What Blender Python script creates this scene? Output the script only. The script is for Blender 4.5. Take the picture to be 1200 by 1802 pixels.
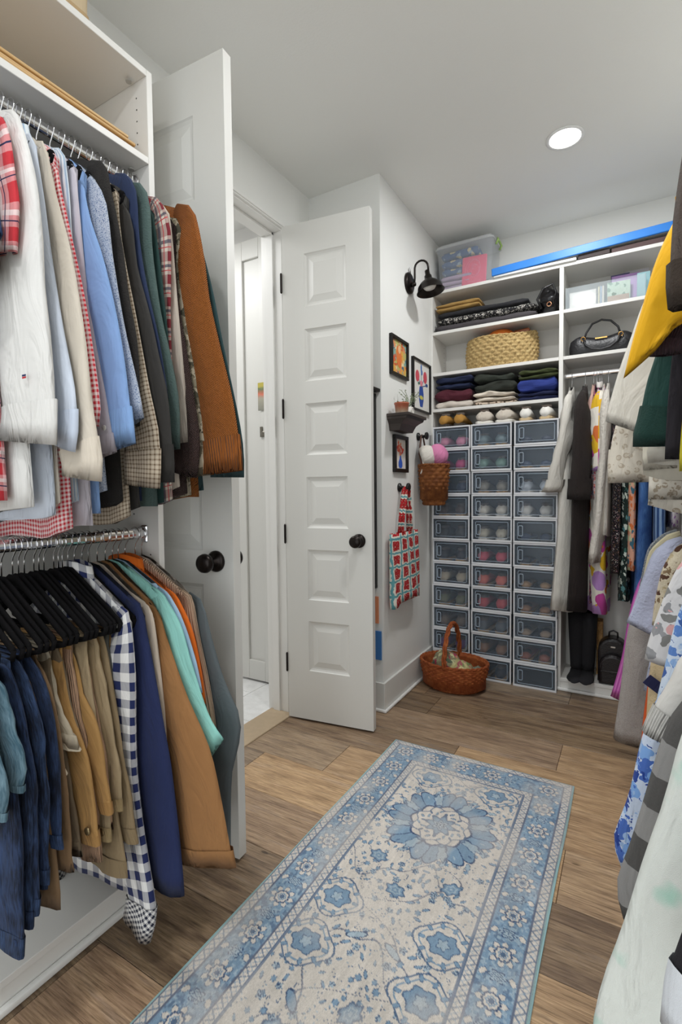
import bpy, bmesh, math, random
from mathutils import Vector, Matrix, noise
import numpy as np

random.seed(7)
PI = math.pi
S = bpy.context.scene
COL = S.collection
for o in list(bpy.data.objects):
    bpy.data.objects.remove(o, do_unlink=True)

# ---------------------------------------------------------------- camera
CAM_H = 1.1553
def setup_camera():
    y, p, r = math.radians(30.2958), math.radians(2.5213), math.radians(-0.6323)
    R = Vector((math.cos(y), math.sin(y), 0)); F = Vector((-math.sin(y), math.cos(y), 0)); U = Vector((0, 0, 1))
    F2 = F*math.cos(p) - U*math.sin(p); U2 = U*math.cos(p) + F*math.sin(p)
    R3 = R*math.cos(r) + U2*math.sin(r); U3 = -R*math.sin(r) + U2*math.cos(r)
    cd = bpy.data.cameras.new('camera'); c = bpy.data.objects.new('camera', cd); COL.objects.link(c)
    m = Matrix.Identity(4)
    for i in range(3):
        m[i][0] = R3[i]; m[i][1] = U3[i]; m[i][2] = -F2[i]
    m[0][3], m[1][3], m[2][3] = 0, 0, CAM_H
    c.matrix_world = m
    cd.sensor_fit = 'VERTICAL'; cd.sensor_height = 36; cd.lens = 36*875.75/1802
    cd.clip_start = 0.02
    S.camera = c
setup_camera()

# ---------------------------------------------------------------- world, lamps, exposure
w = bpy.data.worlds.new('world'); S.world = w; w.use_nodes = True
w.node_tree.nodes['Background'].inputs[0].default_value = (0.92, 0.97, 1.0, 1)
w.node_tree.nodes['Background'].inputs[1].default_value = 1.7
S.view_settings.view_transform = 'Standard'
S.view_settings.look = 'None'
S.view_settings.exposure = 0.10
S.view_settings.gamma = 1.0
S.view_settings.use_curve_mapping = False
ZC = 2.733
def area(name, loc, size, power, col=(.975, .99, 1.0), shape='DISK', rot=(0, 0, 0), spread=PI):
    l = bpy.data.lights.new(name, 'AREA'); l.shape = shape; l.size = size; l.energy = power; l.color = col; l.spread = spread
    o = bpy.data.objects.new(name, l); o.location = loc; o.rotation_euler = rot; COL.objects.link(o)
    return o
CEIL_LIGHTS = [(-0.28, 2.52), (-0.36, 1.42), (-0.45, -0.30)]
for (x, y) in CEIL_LIGHTS:
    area('downlight_lamp', (x, y, ZC-0.012), 0.13, 10.0)
area('hall_ceiling_lamp', (-2.35, 1.6, 2.68), 0.6, 16, (.98, .99, 1), 'SQUARE')

# ---------------------------------------------------------------- colour and node helpers
def srgb(h):
    if isinstance(h, (tuple, list)): return (h[0], h[1], h[2], 1)
    h = h.lstrip('#'); v = [int(h[i:i+2], 16)/255 for i in (0, 2, 4)]
    return tuple((c/12.92 if c <= .04045 else ((c+.055)/1.055)**2.4) for c in v) + (1,)

class NT:
    def __init__(s, name):
        s.m = bpy.data.materials.new(name); s.m.use_nodes = True
        s.t = s.m.node_tree; s.b = s.t.nodes['Principled BSDF']; s.out = s.t.nodes['Material Output']
    def n(s, typ, **kw):
        x = s.t.nodes.new('ShaderNode'+typ)
        for k, v in kw.items(): setattr(x, k, v)
        return x
    def l(s, a, b): s.t.links.new(a, b)
    def math(s, op, a, b=None, c=None):
        x = s.n('Math', operation=op)
        for i, q in enumerate((a, b, c)):
            if q is None: continue
            if isinstance(q, (int, float)): x.inputs[i].default_value = q
            else: s.l(q, x.inputs[i])
        return x.outputs[0]
    def mix(s, f, a, b, mode='MIX'):
        x = s.n('Mix', data_type='RGBA', blend_type=mode)
        for sock, q in ((x.inputs[0], f), (x.inputs[6], a), (x.inputs[7], b)):
            if isinstance(q, (int, float)): sock.default_value = q
            elif isinstance(q, (str, tuple, list)): sock.default_value = srgb(q)
            else: s.l(q, sock)
        return x.outputs[2]
    def uv(s):
        u = s.n('UVMap'); sp = s.n('SeparateXYZ'); s.l(u.outputs[0], sp.inputs[0])
        return u.outputs[0], sp.outputs[0], sp.outputs[1]
    def obj(s): return s.n('TexCoord').outputs['Object']
    def noise(s, vec, scale, detail=2, rough=.5):
        x = s.n('TexNoise'); x.inputs['Scale'].default_value = scale; x.inputs['Detail'].default_value = detail
        x.inputs['Roughness'].default_value = rough
        if vec is not None: s.l(vec, x.inputs['Vector'])
        return x
    def vor(s, vec, scale, feature='F1', rnd=1.0):
        x = s.n('TexVoronoi', feature=feature); x.inputs['Scale'].default_value = scale; x.inputs['Randomness'].default_value = rnd
        if vec is not None: s.l(vec, x.inputs['Vector'])
        return x
    def mapping(s, vec, scale=(1, 1, 1), rot=(0, 0, 0)):
        x = s.n('Mapping'); x.inputs['Scale'].default_value = scale; x.inputs['Rotation'].default_value = rot
        s.l(vec, x.inputs['Vector']); return x.outputs[0]
    def ramp(s, f, stops, interp='LINEAR'):
        x = s.n('ValToRGB'); e = x.color_ramp.elements; x.color_ramp.interpolation = interp
        while len(e) > 1: e.remove(e[-1])
        e[0].position = stops[0][0]; e[0].color = srgb(stops[0][1])
        for p, c in stops[1:]:
            q = e.new(p); q.color = srgb(c)
        if not isinstance(f, (int, float)): s.l(f, x.inputs[0])
        return x.outputs[0]
    def bump(s, h, dist, strength=1.0):
        x = s.n('Bump'); x.inputs['Distance'].default_value = dist; x.inputs['Strength'].default_value = strength
        s.l(h, x.inputs['Height'])
        if getattr(s, 'wb', None) is not None: s.l(s.wb, x.inputs['Normal'])
        s.l(x.outputs[0], s.b.inputs['Normal'])
    def col(s, c):
        if isinstance(c, (str, tuple, list)): s.b.inputs['Base Color'].default_value = srgb(c)
        else: s.l(c, s.b.inputs['Base Color'])
    def set(s, rough=.6, metal=0, spec=.5, sheen=0, alpha=None, coat=0):
        i = s.b.inputs
        i['Roughness'].default_value = rough; i['Metallic'].default_value = metal; i['Specular IOR Level'].default_value = spec
        i['Sheen Weight'].default_value = sheen; i['Coat Weight'].default_value = coat
        if alpha is not None: i['Alpha'].default_value = alpha

MATS = {}
def plain(name, c, rough=.5, metal=0, spec=.5, vary=.04, scale=20, bump=0, bscale=200, coat=0):
    if name in MATS: return MATS[name]
    t = NT(name); t.set(rough, metal, spec, coat=coat)
    o = t.obj()
    if vary:
        nz = t.noise(o, scale, 3)
        f = t.math('MULTIPLY_ADD', nz.outputs[0], 2*vary, 1-vary)
        cc = t.n('Mix', data_type='RGBA', blend_type='MULTIPLY'); cc.inputs[0].default_value = 1
        cc.inputs[6].default_value = srgb(c); t.l(f, cc.inputs[7]); t.col(cc.outputs[2])
    else: t.col(c)
    if bump:
        t.bump(t.noise(o, bscale, 3).outputs[0], bump)
    MATS[name] = t.m
    return t.m

# fabric: procedural cloth patterns in the metre-scaled UVs of the lofted cloth meshes
def fab(kind, *cols, s=.02, relief='weave', rough=.85, sheen=.04, scale=60, th=.5, key=None):
    k = ('fab', kind, cols, s, relief, scale, th)
    if k in MATS: return MATS[k]
    t = NT('cloth_%s_%d' % (kind, len(MATS))); t.set(rough, 0, .25, sheen)
    uv, u, v = t.uv()
    def cells(x, size): return t.math('GREATER_THAN', t.math('FRACT', t.math('DIVIDE', x, size)), .5)
    def band(x, size, lo, hi):
        f = t.math('FRACT', t.math('DIVIDE', x, size))
        return t.math('MULTIPLY', t.math('GREATER_THAN', f, lo), t.math('LESS_THAN', f, hi))
    c = None
    if kind == 'solid': c = cols[0]
    elif kind == 'gingham':
        a = t.math('MULTIPLY', t.math('ADD', cells(u, s), cells(v, s)), .5)
        c = t.mix(a, cols[0], cols[1])
    elif kind == 'diag':
        a0 = t.math('ADD', u, v); b0 = t.math('SUBTRACT', u, v)
        a = t.math('MULTIPLY', t.math('ADD', cells(a0, s), cells(b0, s)), .5)
        c = t.mix(a, cols[0], cols[1])
    elif kind == 'plaid':
        c = t.mix(t.math('MULTIPLY', t.math('ADD', band(u, s, 0, .42), band(v, s, 0, .42)), .5), cols[0], cols[1])
        c = t.mix(t.math('MULTIPLY', t.math('MAXIMUM', band(u, s, .55, .68), band(v, s, .55, .68)), .75), c, cols[2])
        if len(cols) > 3: c = t.mix(t.math('MAXIMUM', band(u, s, .8, .84), band(v, s, .8, .84)), c, cols[3])
    elif kind == 'check':       # thin lines both ways
        c = t.mix(t.math('MULTIPLY', t.math('ADD', band(u, s, 0, th), band(v, s, 0, th)), .5), cols[0], cols[1])
    elif kind == 'stripe':
        c = t.mix(band(u, s, 0, th), cols[0], cols[1])
        if len(cols) > 2: c = t.mix(band(u, s, .7, .8), c, cols[2])
    elif kind == 'hstripe':
        c = t.mix(band(v, s, 0, th), cols[0], cols[1])
    elif kind == 'speckle':
        n1 = t.noise(uv, scale*8, 2, .7)
        c = t.ramp(n1.outputs[0], [(.40, cols[0]), (.52, cols[1]), (.62, cols[2] if len(cols) > 2 else cols[0])])
    elif kind == 'print':       # scattered blots on a ground
        warp = t.noise(uv, scale*1.3, 2); wv = t.n('MixRGB'); wv.inputs[0].default_value = .035
        t.l(uv, wv.inputs[1]); t.l(warp.outputs[1], wv.inputs[2])
        vo = t.vor(wv.outputs[0], scale)
        sp = t.n('SeparateXYZ'); t.l(vo.outputs['Color'], sp.inputs[0])
        n = len(cols)-1
        pc = t.ramp(sp.outputs[0], [(i/n, cols[i+1]) for i in range(n)], 'CONSTANT')
        c = t.mix(t.math('LESS_THAN', vo.outputs['Distance'], th), cols[0], pc)
        vo2 = t.vor(wv.outputs[0], scale*2.3); sp2 = t.n('SeparateXYZ'); t.l(vo2.outputs['Color'], sp2.inputs[0])
        c = t.mix(t.math('MULTIPLY', t.math('LESS_THAN', vo2.outputs['Distance'], th*.45), t.math('GREATER_THAN', sp2.outputs[1], .55)),
                  c, t.ramp(sp2.outputs[0], [(i/n, cols[n-i]) for i in range(n)], 'CONSTANT'))
    elif kind == 'leopard':
        vo = t.vor(uv, scale); d = vo.outputs['Distance']
        nz = t.noise(uv, scale*2.2, 1)
        ring = t.math('MULTIPLY', t.math('GREATER_THAN', d, .22), t.math('LESS_THAN', d, .40))
        ring = t.math('MULTIPLY', ring, t.math('GREATER_THAN', nz.outputs[0], .42))
        c = t.mix(ring, cols[0], cols[1])
        c = t.mix(t.math('MULTIPLY', t.math('LESS_THAN', d, .22), .5), c, cols[1])
    elif kind == 'wash':        # watercolour blots
        nz = t.noise(uv, scale, 3)
        c = t.ramp(nz.outputs[0], [(.0, cols[0]), (.56, cols[0]), (.64, cols[1]), (.70, cols[2] if len(cols) > 2 else cols[1])])
    elif kind == 'denim':
        st = t.noise(t.mapping(uv, (260, 30, 1)), 1, 3, .6); bl = t.noise(uv, 9, 3)
        f = t.math('MULTIPLY_ADD', st.outputs[0], .55, t.math('MULTIPLY', bl.outputs[0], .6))
        c = t.ramp(f, [(.48, cols[0]), (.86, cols[1])])
    elif kind == 'bufcheck':
        a = t.math('ADD', cells(u, s), cells(v, s))
        c = t.ramp(t.math('MULTIPLY', a, .5), [(0, cols[0]), (.4, cols[1]), (.8, cols[2])], 'CONSTANT')
        c = t.mix(t.math('MULTIPLY', t.noise(uv, 300, 2).outputs[0], .12), c, cols[0])
    if kind not in ('denim',):
        nz = t.noise(uv, 14, 3)
        f = t.math('MULTIPLY_ADD', nz.outputs[0], .16, .92)
        m = t.n('Mix', data_type='RGBA', blend_type='MULTIPLY'); m.inputs[0].default_value = 1
        if isinstance(c, (str, tuple)): m.inputs[6].default_value = srgb(c)
        else: t.l(c, m.inputs[6])
        t.l(f, m.inputs[7]); c = m.outputs[2]
    t.col(c)
    wrk = t.noise(t.mapping(uv, (16, 5, 1), (0, 0, .5)), 1.0, 3, .55); wrk.inputs['Distortion'].default_value = 1.2
    wb = t.n('Bump'); wb.inputs['Distance'].default_value = .022; wb.inputs['Strength'].default_value = .55; t.l(wrk.outputs[0], wb.inputs['Height'])
    t.wb = wb.outputs[0]; t.l(t.wb, t.b.inputs['Normal'])
    if relief == 'weave': t.bump(t.noise(uv, 1100, 2).outputs[0], .0006)
    elif relief == 'fuzzy': t.bump(t.noise(uv, 220, 4, .7).outputs[0], .004)
    elif relief == 'waffle':
        a = t.math('SINE', t.math('MULTIPLY', u, 1100)); b = t.math('SINE', t.math('MULTIPLY', v, 1100))
        t.bump(t.math('MULTIPLY', a, b), .0015)
    elif relief == 'cord': t.bump(t.math('SINE', t.math('MULTIPLY', u, 1500)), .0012)
    elif relief == 'rib': t.bump(t.math('SINE', t.math('MULTIPLY', u, 900)), .002)
    elif relief == 'crinkle': t.bump(t.noise(uv, 70, 4, .6).outputs[0], .006)
    MATS[k] = t.m
    return t.m

# ---------------------------------------------------------------- mesh helpers
class MB:
    def __init__(s): s.v = []; s.f = []; s.uv = []
    def add(s, vs, fs, uvs=None):
        o = len(s.v); s.v += [tuple(p) for p in vs]
        for i, f in enumerate(fs):
            s.f.append([o+k for k in f])
            s.uv.append(uvs[i] if uvs else [(vs[k][0]+vs[k][1], vs[k][2]) for k in f])
        return s
    def box(s, a, b):
        x0, y0, z0 = a; x1, y1, z1 = b
        vs = [(x0,y0,z0),(x1,y0,z0),(x1,y1,z0),(x0,y1,z0),(x0,y0,z1),(x1,y0,z1),(x1,y1,z1),(x0,y1,z1)]
        return s.add(vs, [(0,3,2,1),(4,5,6,7),(0,1,5,4),(1,2,6,5),(2,3,7,6),(3,0,4,7)])
    def cbox(s, c, d): return s.box([c[i]-d[i]/2 for i in range(3)], [c[i]+d[i]/2 for i in range(3)])
    def loft(s, rings, caps=(True, True), closed=True):
        n = len(rings[0]); vs = [p for r in rings for p in r]; fs = []; uvs = []
        us = []
        for r in rings:
            acc = [0]
            for j in range(n): acc.append(acc[-1] + (Vector(r[(j+1) % n])-Vector(r[j])).length)
            us.append(acc)
        ref = us[len(us)//2]
        vv = [0]
        for i in range(1, len(rings)):
            vv.append(vv[-1] + sum((Vector(rings[i][j])-Vector(rings[i-1][j])).length for j in range(0, n, max(1, n//6)))/len(range(0, n, max(1, n//6))))
        m = n if closed else n-1
        for i in range(len(rings)-1):
            for j in range(m):
                k = (j+1) % n
                fs.append((i*n+j, i*n+k, (i+1)*n+k, (i+1)*n+j))
                uvs.append([(ref[j], vv[i]), (ref[j+1], vv[i]), (ref[j+1], vv[i+1]), (ref[j], vv[i+1])])
        if closed and caps[0]:
            fs.append(tuple(range(n-1, -1, -1))); uvs.append([(rings[0][j][0], rings[0][j][1]) for j in range(n-1, -1, -1)])
        if closed and caps[1]:
            L = len(rings)-1
            fs.append(tuple(L*n+j for j in range(n))); uvs.append([(rings[L][j][0], rings[L][j][1]) for j in range(n)])
        return s.add(vs, fs, uvs)
    def tube(s, pts, r, n=8, caps=(True, True), closed=False, flat=1.0):
        pts = [Vector(p) for p in pts]; L = len(pts); rings = []
        up = Vector((0, 0, 1)); prev = None
        for i, p in enumerate(pts):
            if closed: d = pts[(i+1) % L]-pts[i-1]
            else: d = (pts[min(i+1, L-1)]-pts[max(i-1, 0)])
            d.normalize()
            if prev is None:
                a = d.cross(up)
                if a.length < .05: a = d.cross(Vector((1, 0, 0)))
            else: a = prev - d*prev.dot(d)
            a.normalize(); prev = a; b = d.cross(a)
            rr = r[i] if isinstance(r, (list, tuple)) else r
            rings.append([p + a*math.cos(2*PI*k/n)*rr + b*math.sin(2*PI*k/n)*rr*flat for k in range(n)])
        if closed: rings.append(rings[0]); caps = (False, False)
        return s.loft(rings, caps)
    def lathe(s, prof, n=24, c=(0, 0, 0), axis='Z', caps=(True, True)):
        rings = []
        for r, h in prof:
            ring = []
            for k in range(n):
                a = 2*PI*k/n; x, y = r*math.cos(a), r*math.sin(a)
                if axis == 'Z': q = (c[0]+x, c[1]+y, c[2]+h)
                elif axis == 'X': q = (c[0]+h, c[1]+x, c[2]+y)
                else: q = (c[0]+y, c[1]+h, c[2]+x)
                ring.append(q)
            rings.append(ring)
        return s.loft(rings, caps)
    def build(s, name, mat, parent=None, smooth=False, bevel=0, loc=None, rot=None, subd=0, seg=1):
        me = bpy.data.meshes.new(name); me.from_pydata(s.v, [], s.f)
        ul = me.uv_layers.new(name='UVMap')
        ul.data.foreach_set('uv', [c for f in s.uv for p in f for c in p])
        if smooth: me.polygons.foreach_set('use_smooth', [True]*len(me.polygons))
        me.materials.append(mat)
        me.validate(); me.update()
        o = bpy.data.objects.new(name, me); COL.objects.link(o)
        if parent: o.parent = parent
        if loc: o.location = loc
        if rot: o.rotation_euler = rot
        if bevel:
            b = o.modifiers.new('bevel', 'BEVEL'); b.width = bevel; b.segments = seg; b.limit_method = 'ANGLE'
        if subd:
            b = o.modifiers.new('sub', 'SUBSURF'); b.levels = subd; b.render_levels = subd
        return o

def thing(name, label, cat, loc=(0, 0, 0), rot=(0, 0, 0), group=None):
    o = bpy.data.objects.new(name, None); COL.objects.link(o); o.empty_display_size = .05
    o.location = loc; o.rotation_euler = rot
    return tag(o, label, cat, group)
def tag(o, label, cat, group=None):
    o['label'] = label; o['category'] = cat
    if group: o['group'] = group
    return o
def struct(o): o['kind'] = 'structure'; return o
def copy_tree(root, loc, rot=None, label=None):
    r = root.copy(); COL.objects.link(r); r.location = loc
    if rot is not None: r.rotation_euler = rot
    if label: r['label'] = label
    for ch in list(root.children):
        c = ch.copy(); COL.objects.link(c); c.parent = r
        for g in ch.children:
            d = g.copy(); COL.objects.link(d); d.parent = c
    return r

# ---------------------------------------------------------------- setting materials
M_WALL = plain('wall_paint', '#e9e9e5', .75, vary=.012, scale=3, bump=.0004, bscale=90)
M_CEIL = plain('ceiling_paint', '#f0f0ec', .85, vary=.012, scale=2, bump=.0004, bscale=120)
M_TRIM = plain('trim_paint', '#e9e8e4', .38, vary=.01)
M_DOOR = plain('door_paint', '#d8d7d2', .4, vary=.012, scale=4)
M_CAB = plain('cabinet_melamine', '#e2e0db', .45, vary=.012, scale=6)
M_CABBACK = plain('cabinet_backing', '#d8d6d1', .6, vary=.012, scale=6)
M_BLACK = plain('black_metal', '#171615', .35, .3, vary=.05)
M_BRONZE = plain('dark_bronze', '#2a2523', .32, .85, vary=.06)
M_CHROME = plain('chrome', '#e8e8ea', .12, 1.0, vary=0)
M_HOLE = plain('drill_hole_shadow_plug', '#2a2826', .9, vary=0)

def wood_floor():
    t = NT('wood_plank'); t.set(.42, 0, .4)
    o = t.obj(); at = t.n('ObjectInfo'); spc = t.n('SeparateColor'); t.l(at.outputs['Color'], spc.inputs[0]); rnd = spc.outputs[0]
    off = t.n('CombineXYZ'); t.l(t.math('MULTIPLY', rnd, 37), off.inputs[0]); t.l(t.math('MULTIPLY', rnd, 91), off.inputs[1])
    ad = t.n('VectorMath', operation='ADD'); t.l(o, ad.inputs[0]); t.l(off.outputs[0], ad.inputs[1]); p = ad.outputs[0]
    big = t.noise(t.mapping(p, (1.3, 9, 1)), 2.4, 5, .6)
    gr = t.noise(t.mapping(p, (3, 60, 1)), 3.0, 6, .7)
    fine = t.noise(t.mapping(p, (10, 420, 1)), 2.0, 3, .6)
    base = t.ramp(rnd, [(0, '#594838'), (.2, '#c4a178'), (.38, '#6a5747'), (.55, '#a5866a'), (.72, '#7f7264'), (.86, '#c9a57c'), (1, '#5d4a3c')])
    tone = t.ramp(big.outputs[0], [(.30, '#3c2f26'), (.42, '#8f7860'), (.56, '#c9ad88'), (.70, '#a3968a')])
    c = t.mix(.34, base, tone)
    c = t.mix(.8, c, t.ramp(gr.outputs[0], [(.32, '#6f655c'), (.48, '#d9d3cb'), (.62, '#ffffff')]), 'MULTIPLY')
    c = t.mix(.35, c, t.ramp(fine.outputs[0], [(.35, '#8a8078'), (.6, '#ffffff')]), 'MULTIPLY')
    kn = t.vor(t.mapping(p, (1, 3, 1)), 3.2); d = t.ramp(kn.outputs['Distance'], [(.0, '#3a2a1e'), (.035, '#5a4430'), (.06, '#ffffff')])
    c = t.mix(.7, c, d, 'MULTIPLY'); c = t.mix(1.0, c, (1.30, 1.33, 1.40), 'MULTIPLY')
    t.col(c); t.bump(gr.outputs[0], .0009)
    return t.m
M_WOOD = wood_floor()
M_SUB = plain('subfloor', '#2b221b', .9)

# ---------------------------------------------------------------- structure
XW, YJ, XJ, YB, XR, YF = -1.53, 2.312, -1.107, 3.314, 0.52, -0.5
def block(name, a, b, mat, bevel=0):
    return struct(MB().box(a, b).build(name, mat, bevel=bevel))
floor = block('floor', (XW-.02, YF, -.06), (XR, YB, -.004), M_SUB)
# planks running across the room (0.2345 m wide), each one its own board
pw = .2345; rp = random.Random(3); k0 = 2.388-pw*16
TONES = {(8, 0): .0, (9, 0): .0, (10, 0): .38, (11, 0): .60, (8, 1): .55, (9, 1): .50, (10, 1): .24, (11, 2): .5, (14, 1): .22, (14, 0): .40, (14, 2): .88, (15, 0): .62, (15, 1): .25, (15, 2): .3, (16, 0): .0, (16, 1): .03, (16, 2): .38, (17, 0): .97, (17, 1): .38, (17, 2): .0, (18, 0): .72, (18, 1): .38, (19, 0): .38, (13, 0): .75, (13, 1): .9, (12, 0): .70, (12, 1): .2, (12, 2): .8, (11, 1): .38}
START = {15: -.253-1.22, 14: -.655-1.22*2, 13: -1.087-1.22, 12: -1.388-1.22, 16: -.9-1.22}
for r_ in range(0, 20):
    ya, yb = k0+pw*r_, min(k0+pw*(r_+1), YB)
    if yb-ya < .02: continue
    x = START.get(r_, XW - rp.random()*1.2); n_ = 0
    while x < XR:
        left = XW+.012
        if yb > YJ: left = XJ+.001 if ya > YJ-.05 else XW+.012
        x0, x1 = max(x, left), min(x+1.22, XR)
        if x1-x0 > .02:
            L = x1-x0; W = yb-ya
            o = MB().box((-L/2+.0007, -W/2+.0007, -.004), (L/2-.0007, W/2-.0007, 0)).build('plank', M_WOOD, floor, bevel=.0012, loc=((x0+x1)/2, (ya+yb)/2, 0))
            tn = float(TONES.get((r_, n_), rp.random())); o.color = (tn, tn, tn, 1); n_ += 1
        x += 1.22
ceiling = block('ceiling', (XW-1.8, YF, ZC), (XR+.1, YB+.1, ZC+.1), M_CEIL)
OY0, OY1, OZ = 1.082, 2.050, 2.452
wl = MB(); wl.box((XW-.12, YF, 0), (XW, OY0-.02, ZC)); wl.box((XW-.12, OY1+.02, 0), (XW, YJ+.12, ZC)); wl.box((XW-.12, OY0-.02, OZ+.02), (XW, OY1+.02, ZC))
struct(wl.build('wall_left', M_WALL))
block('wall_alcove', (XW, YJ, 0), (XJ, YB+.1, ZC), M_WALL)          # boxed-out chase beside the doorway
block('wall_back', (XJ, YB, 0), (XR+.1, YB+.1, ZC), M_WALL)
block('wall_right', (XR, YF, 0), (XR+.1, YB, ZC), M_WALL)
# baseboards
bb = MB(); bb.box((XW, YJ-.014, 0), (XJ+.014, YJ, .15)); bb.box((XJ, YJ, 0), (XJ+.014, 3.03, .15))
struct(bb.build('baseboard_alcove', plain('baseboard_paint', '#dbdad5', .45, vary=.01), bevel=.002))
q = MB()
for (a, b) in (((XW, YJ-.030, 0), (XJ+.030, YJ-.014, .017)), ((XJ+.014, YJ-.014, 0), (XJ+.030, 3.0, .017))): q.box(a, b)
struct(q.build('trim_1', M_TRIM, bevel=.007, seg=3))
# door jamb, stop and casing
j = MB()
j.box((XW-.125, OY0-.02, 0), (XW+.004, OY0, OZ+.02)); j.box((XW-.125, OY1, 0), (XW+.004, OY1+.02, OZ+.02)); j.box((XW-.125, OY0, OZ), (XW+.004, OY1, OZ+.02))
struct(j.build('trim_2', M_TRIM, bevel=.0015))
j = MB()
j.box((XW-.085, OY1-.012, 0), (XW-.045, OY1, OZ)); j.box((XW-.085, OY0, 0), (XW-.045, OY0+.012, OZ)); j.box((XW-.085, OY0, OZ-.012), (XW-.045, OY1, OZ))
struct(j.build('trim_3', M_TRIM, bevel=.001))
c = MB()
for (x1, i0, i1) in ((.016, .006, .030), (.022, .012, .026)):
    c.box((XW, OY0-i1, 0), (XW+x1, OY0-i0, OZ+i1)); c.box((XW, OY1+i0, 0), (XW+x1, OY1+i1, OZ+i1)); c.box((XW, OY0-i1, OZ+i0), (XW+x1, OY1+i1, OZ+i1))
struct(c.build('trim_4', M_TRIM, bevel=.0015))
# threshold
MB().box((XW-.11, OY0, -.004), (XW+.035, OY1, .006)).build('threshold', plain('threshold_wood', '#b7a286', .5, vary=.12, scale=30), floor, bevel=.003)

# adjoining bathroom seen through the doorway
def marble():
    t = NT('marble_tile'); t.set(.2, 0, .5)
    o = t.obj(); nz = t.noise(o, 2.5, 6, .6)
    t.col(t.ramp(nz.outputs[0], [(.35, '#f1f1ef'), (.5, '#f4f4f3'), (.55, '#e9e9e8'), (.62, '#f4f4f3')])); return t.m
M_MARB = marble()
hf = block('floor_bathroom', (-3.4, .2, -.06), (XW-.11, 3.3, -.006), plain('grout', '#c9c7c2', .8))
for i in range(6):
    for k in range(6):
        x0 = -3.4+i*.305; y0 = .2+k*.56+(.28 if i % 2 else 0)-.28
        xa, xb, ya, yb = max(x0, -3.4)+.0015, min(x0+.305, XW-.112)-.0015, max(y0, .2)+.0015, min(y0+.56, 3.3)-.0015
        if xb > xa+.01 and yb > ya+.01: MB().box((xa, ya, -.006), (xb, yb, 0)).build('floor_tile', M_MARB, hf, bevel=.0008)
M_HWALL = plain('bathroom_paint', '#efeeec', .6, vary=.01)
block('wall_bathroom_far', (-3.5, .1, 0), (-3.4, 3.4, ZC), M_HWALL)
block('wall_bathroom_near', (-3.4, .1, 0), (XW-.12, .2, ZC), M_HWALL)
block('wall_bathroom_end', (-3.4, 2.36, 0), (XW-.12, 2.46, ZC), M_HWALL)

# linen-cupboard panel on the bathroom end wall
t = struct(thing('door_3', 'white shaker cupboard door through the open doorway', 'door', (-1.62, 2.36, 0)))
b = MB(); b.box((-.46, -.045, .012), (0, -.02, 2.62)); b.build('panel', M_DOOR, t)
b = MB()
for a_, c_ in (((-.46, .012), (-.385, 2.62)), ((-.26, .012), (0, 2.62)), ((-.385, .012), (-.26, .13)), ((-.385, 2.51), (-.26, 2.62))):
    b.box((a_[0], -.06, a_[1]), (c_[0], -.045, c_[1]))
b.build('stile_frame', M_DOOR, t, bevel=.002)
hk = MB(); hk.box((-.262, -.064, 1.47), (-.245, -.06, 1.545)); hk.lathe([(.006, 0), (.02, .004), (.024, .02), (.012, .032), (0.001, .033)], 16, (-.235, -.062, 1.485), 'Y')
hk = MB(); hk.box((-.262, -.068, 1.47), (-.247, -.06, 1.53)); hk.lathe([(.018, 0), (.018, -.014), (.010, -.02), (.001, -.02)], 16, (-.232, -.06, 1.487), 'Y')
hk.build('latch', plain('aged_nickel', '#77736a', .35, .8), t)
def card_mat():
    t = NT('small_art_card'); t.set(.6); o = t.obj(); sp = t.n('SeparateXYZ'); t.l(o, sp.inputs[0])
    nz = t.noise(o, 60, 4, .7)
    c = t.ramp(t.math('ADD', t.math('MULTIPLY_ADD', sp.outputs[2], 5.5, -8.95), t.math('MULTIPLY', nz.outputs[0], .2)), [(0, '#7d7f76'), (.45, '#a9a493'), (.6, '#d2735a'), (.75, '#5f7554'), (.85, '#b9ab4a')])
    t.col(c); return t.m
tag(MB().box((-1.894, 2.294, 1.625), (-1.838, 2.2995, 1.785)).build('art_card', card_mat()), 'narrow colourful art card stuck to the white cupboard door', 'card')
# black shower knob and glass edge far inside
kn = MB(); kn.lathe([(.012, 0), (.012, .02), (.03, .03), (.034, .045), (.02, .06), (.001, .062)], 18, (-3.4, 2.16, .93), 'X')
tag(kn.build('shower_knob', M_BLACK, smooth=True), 'small black shower knob on the far bathroom wall beyond the doorway', 'peg')

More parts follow.
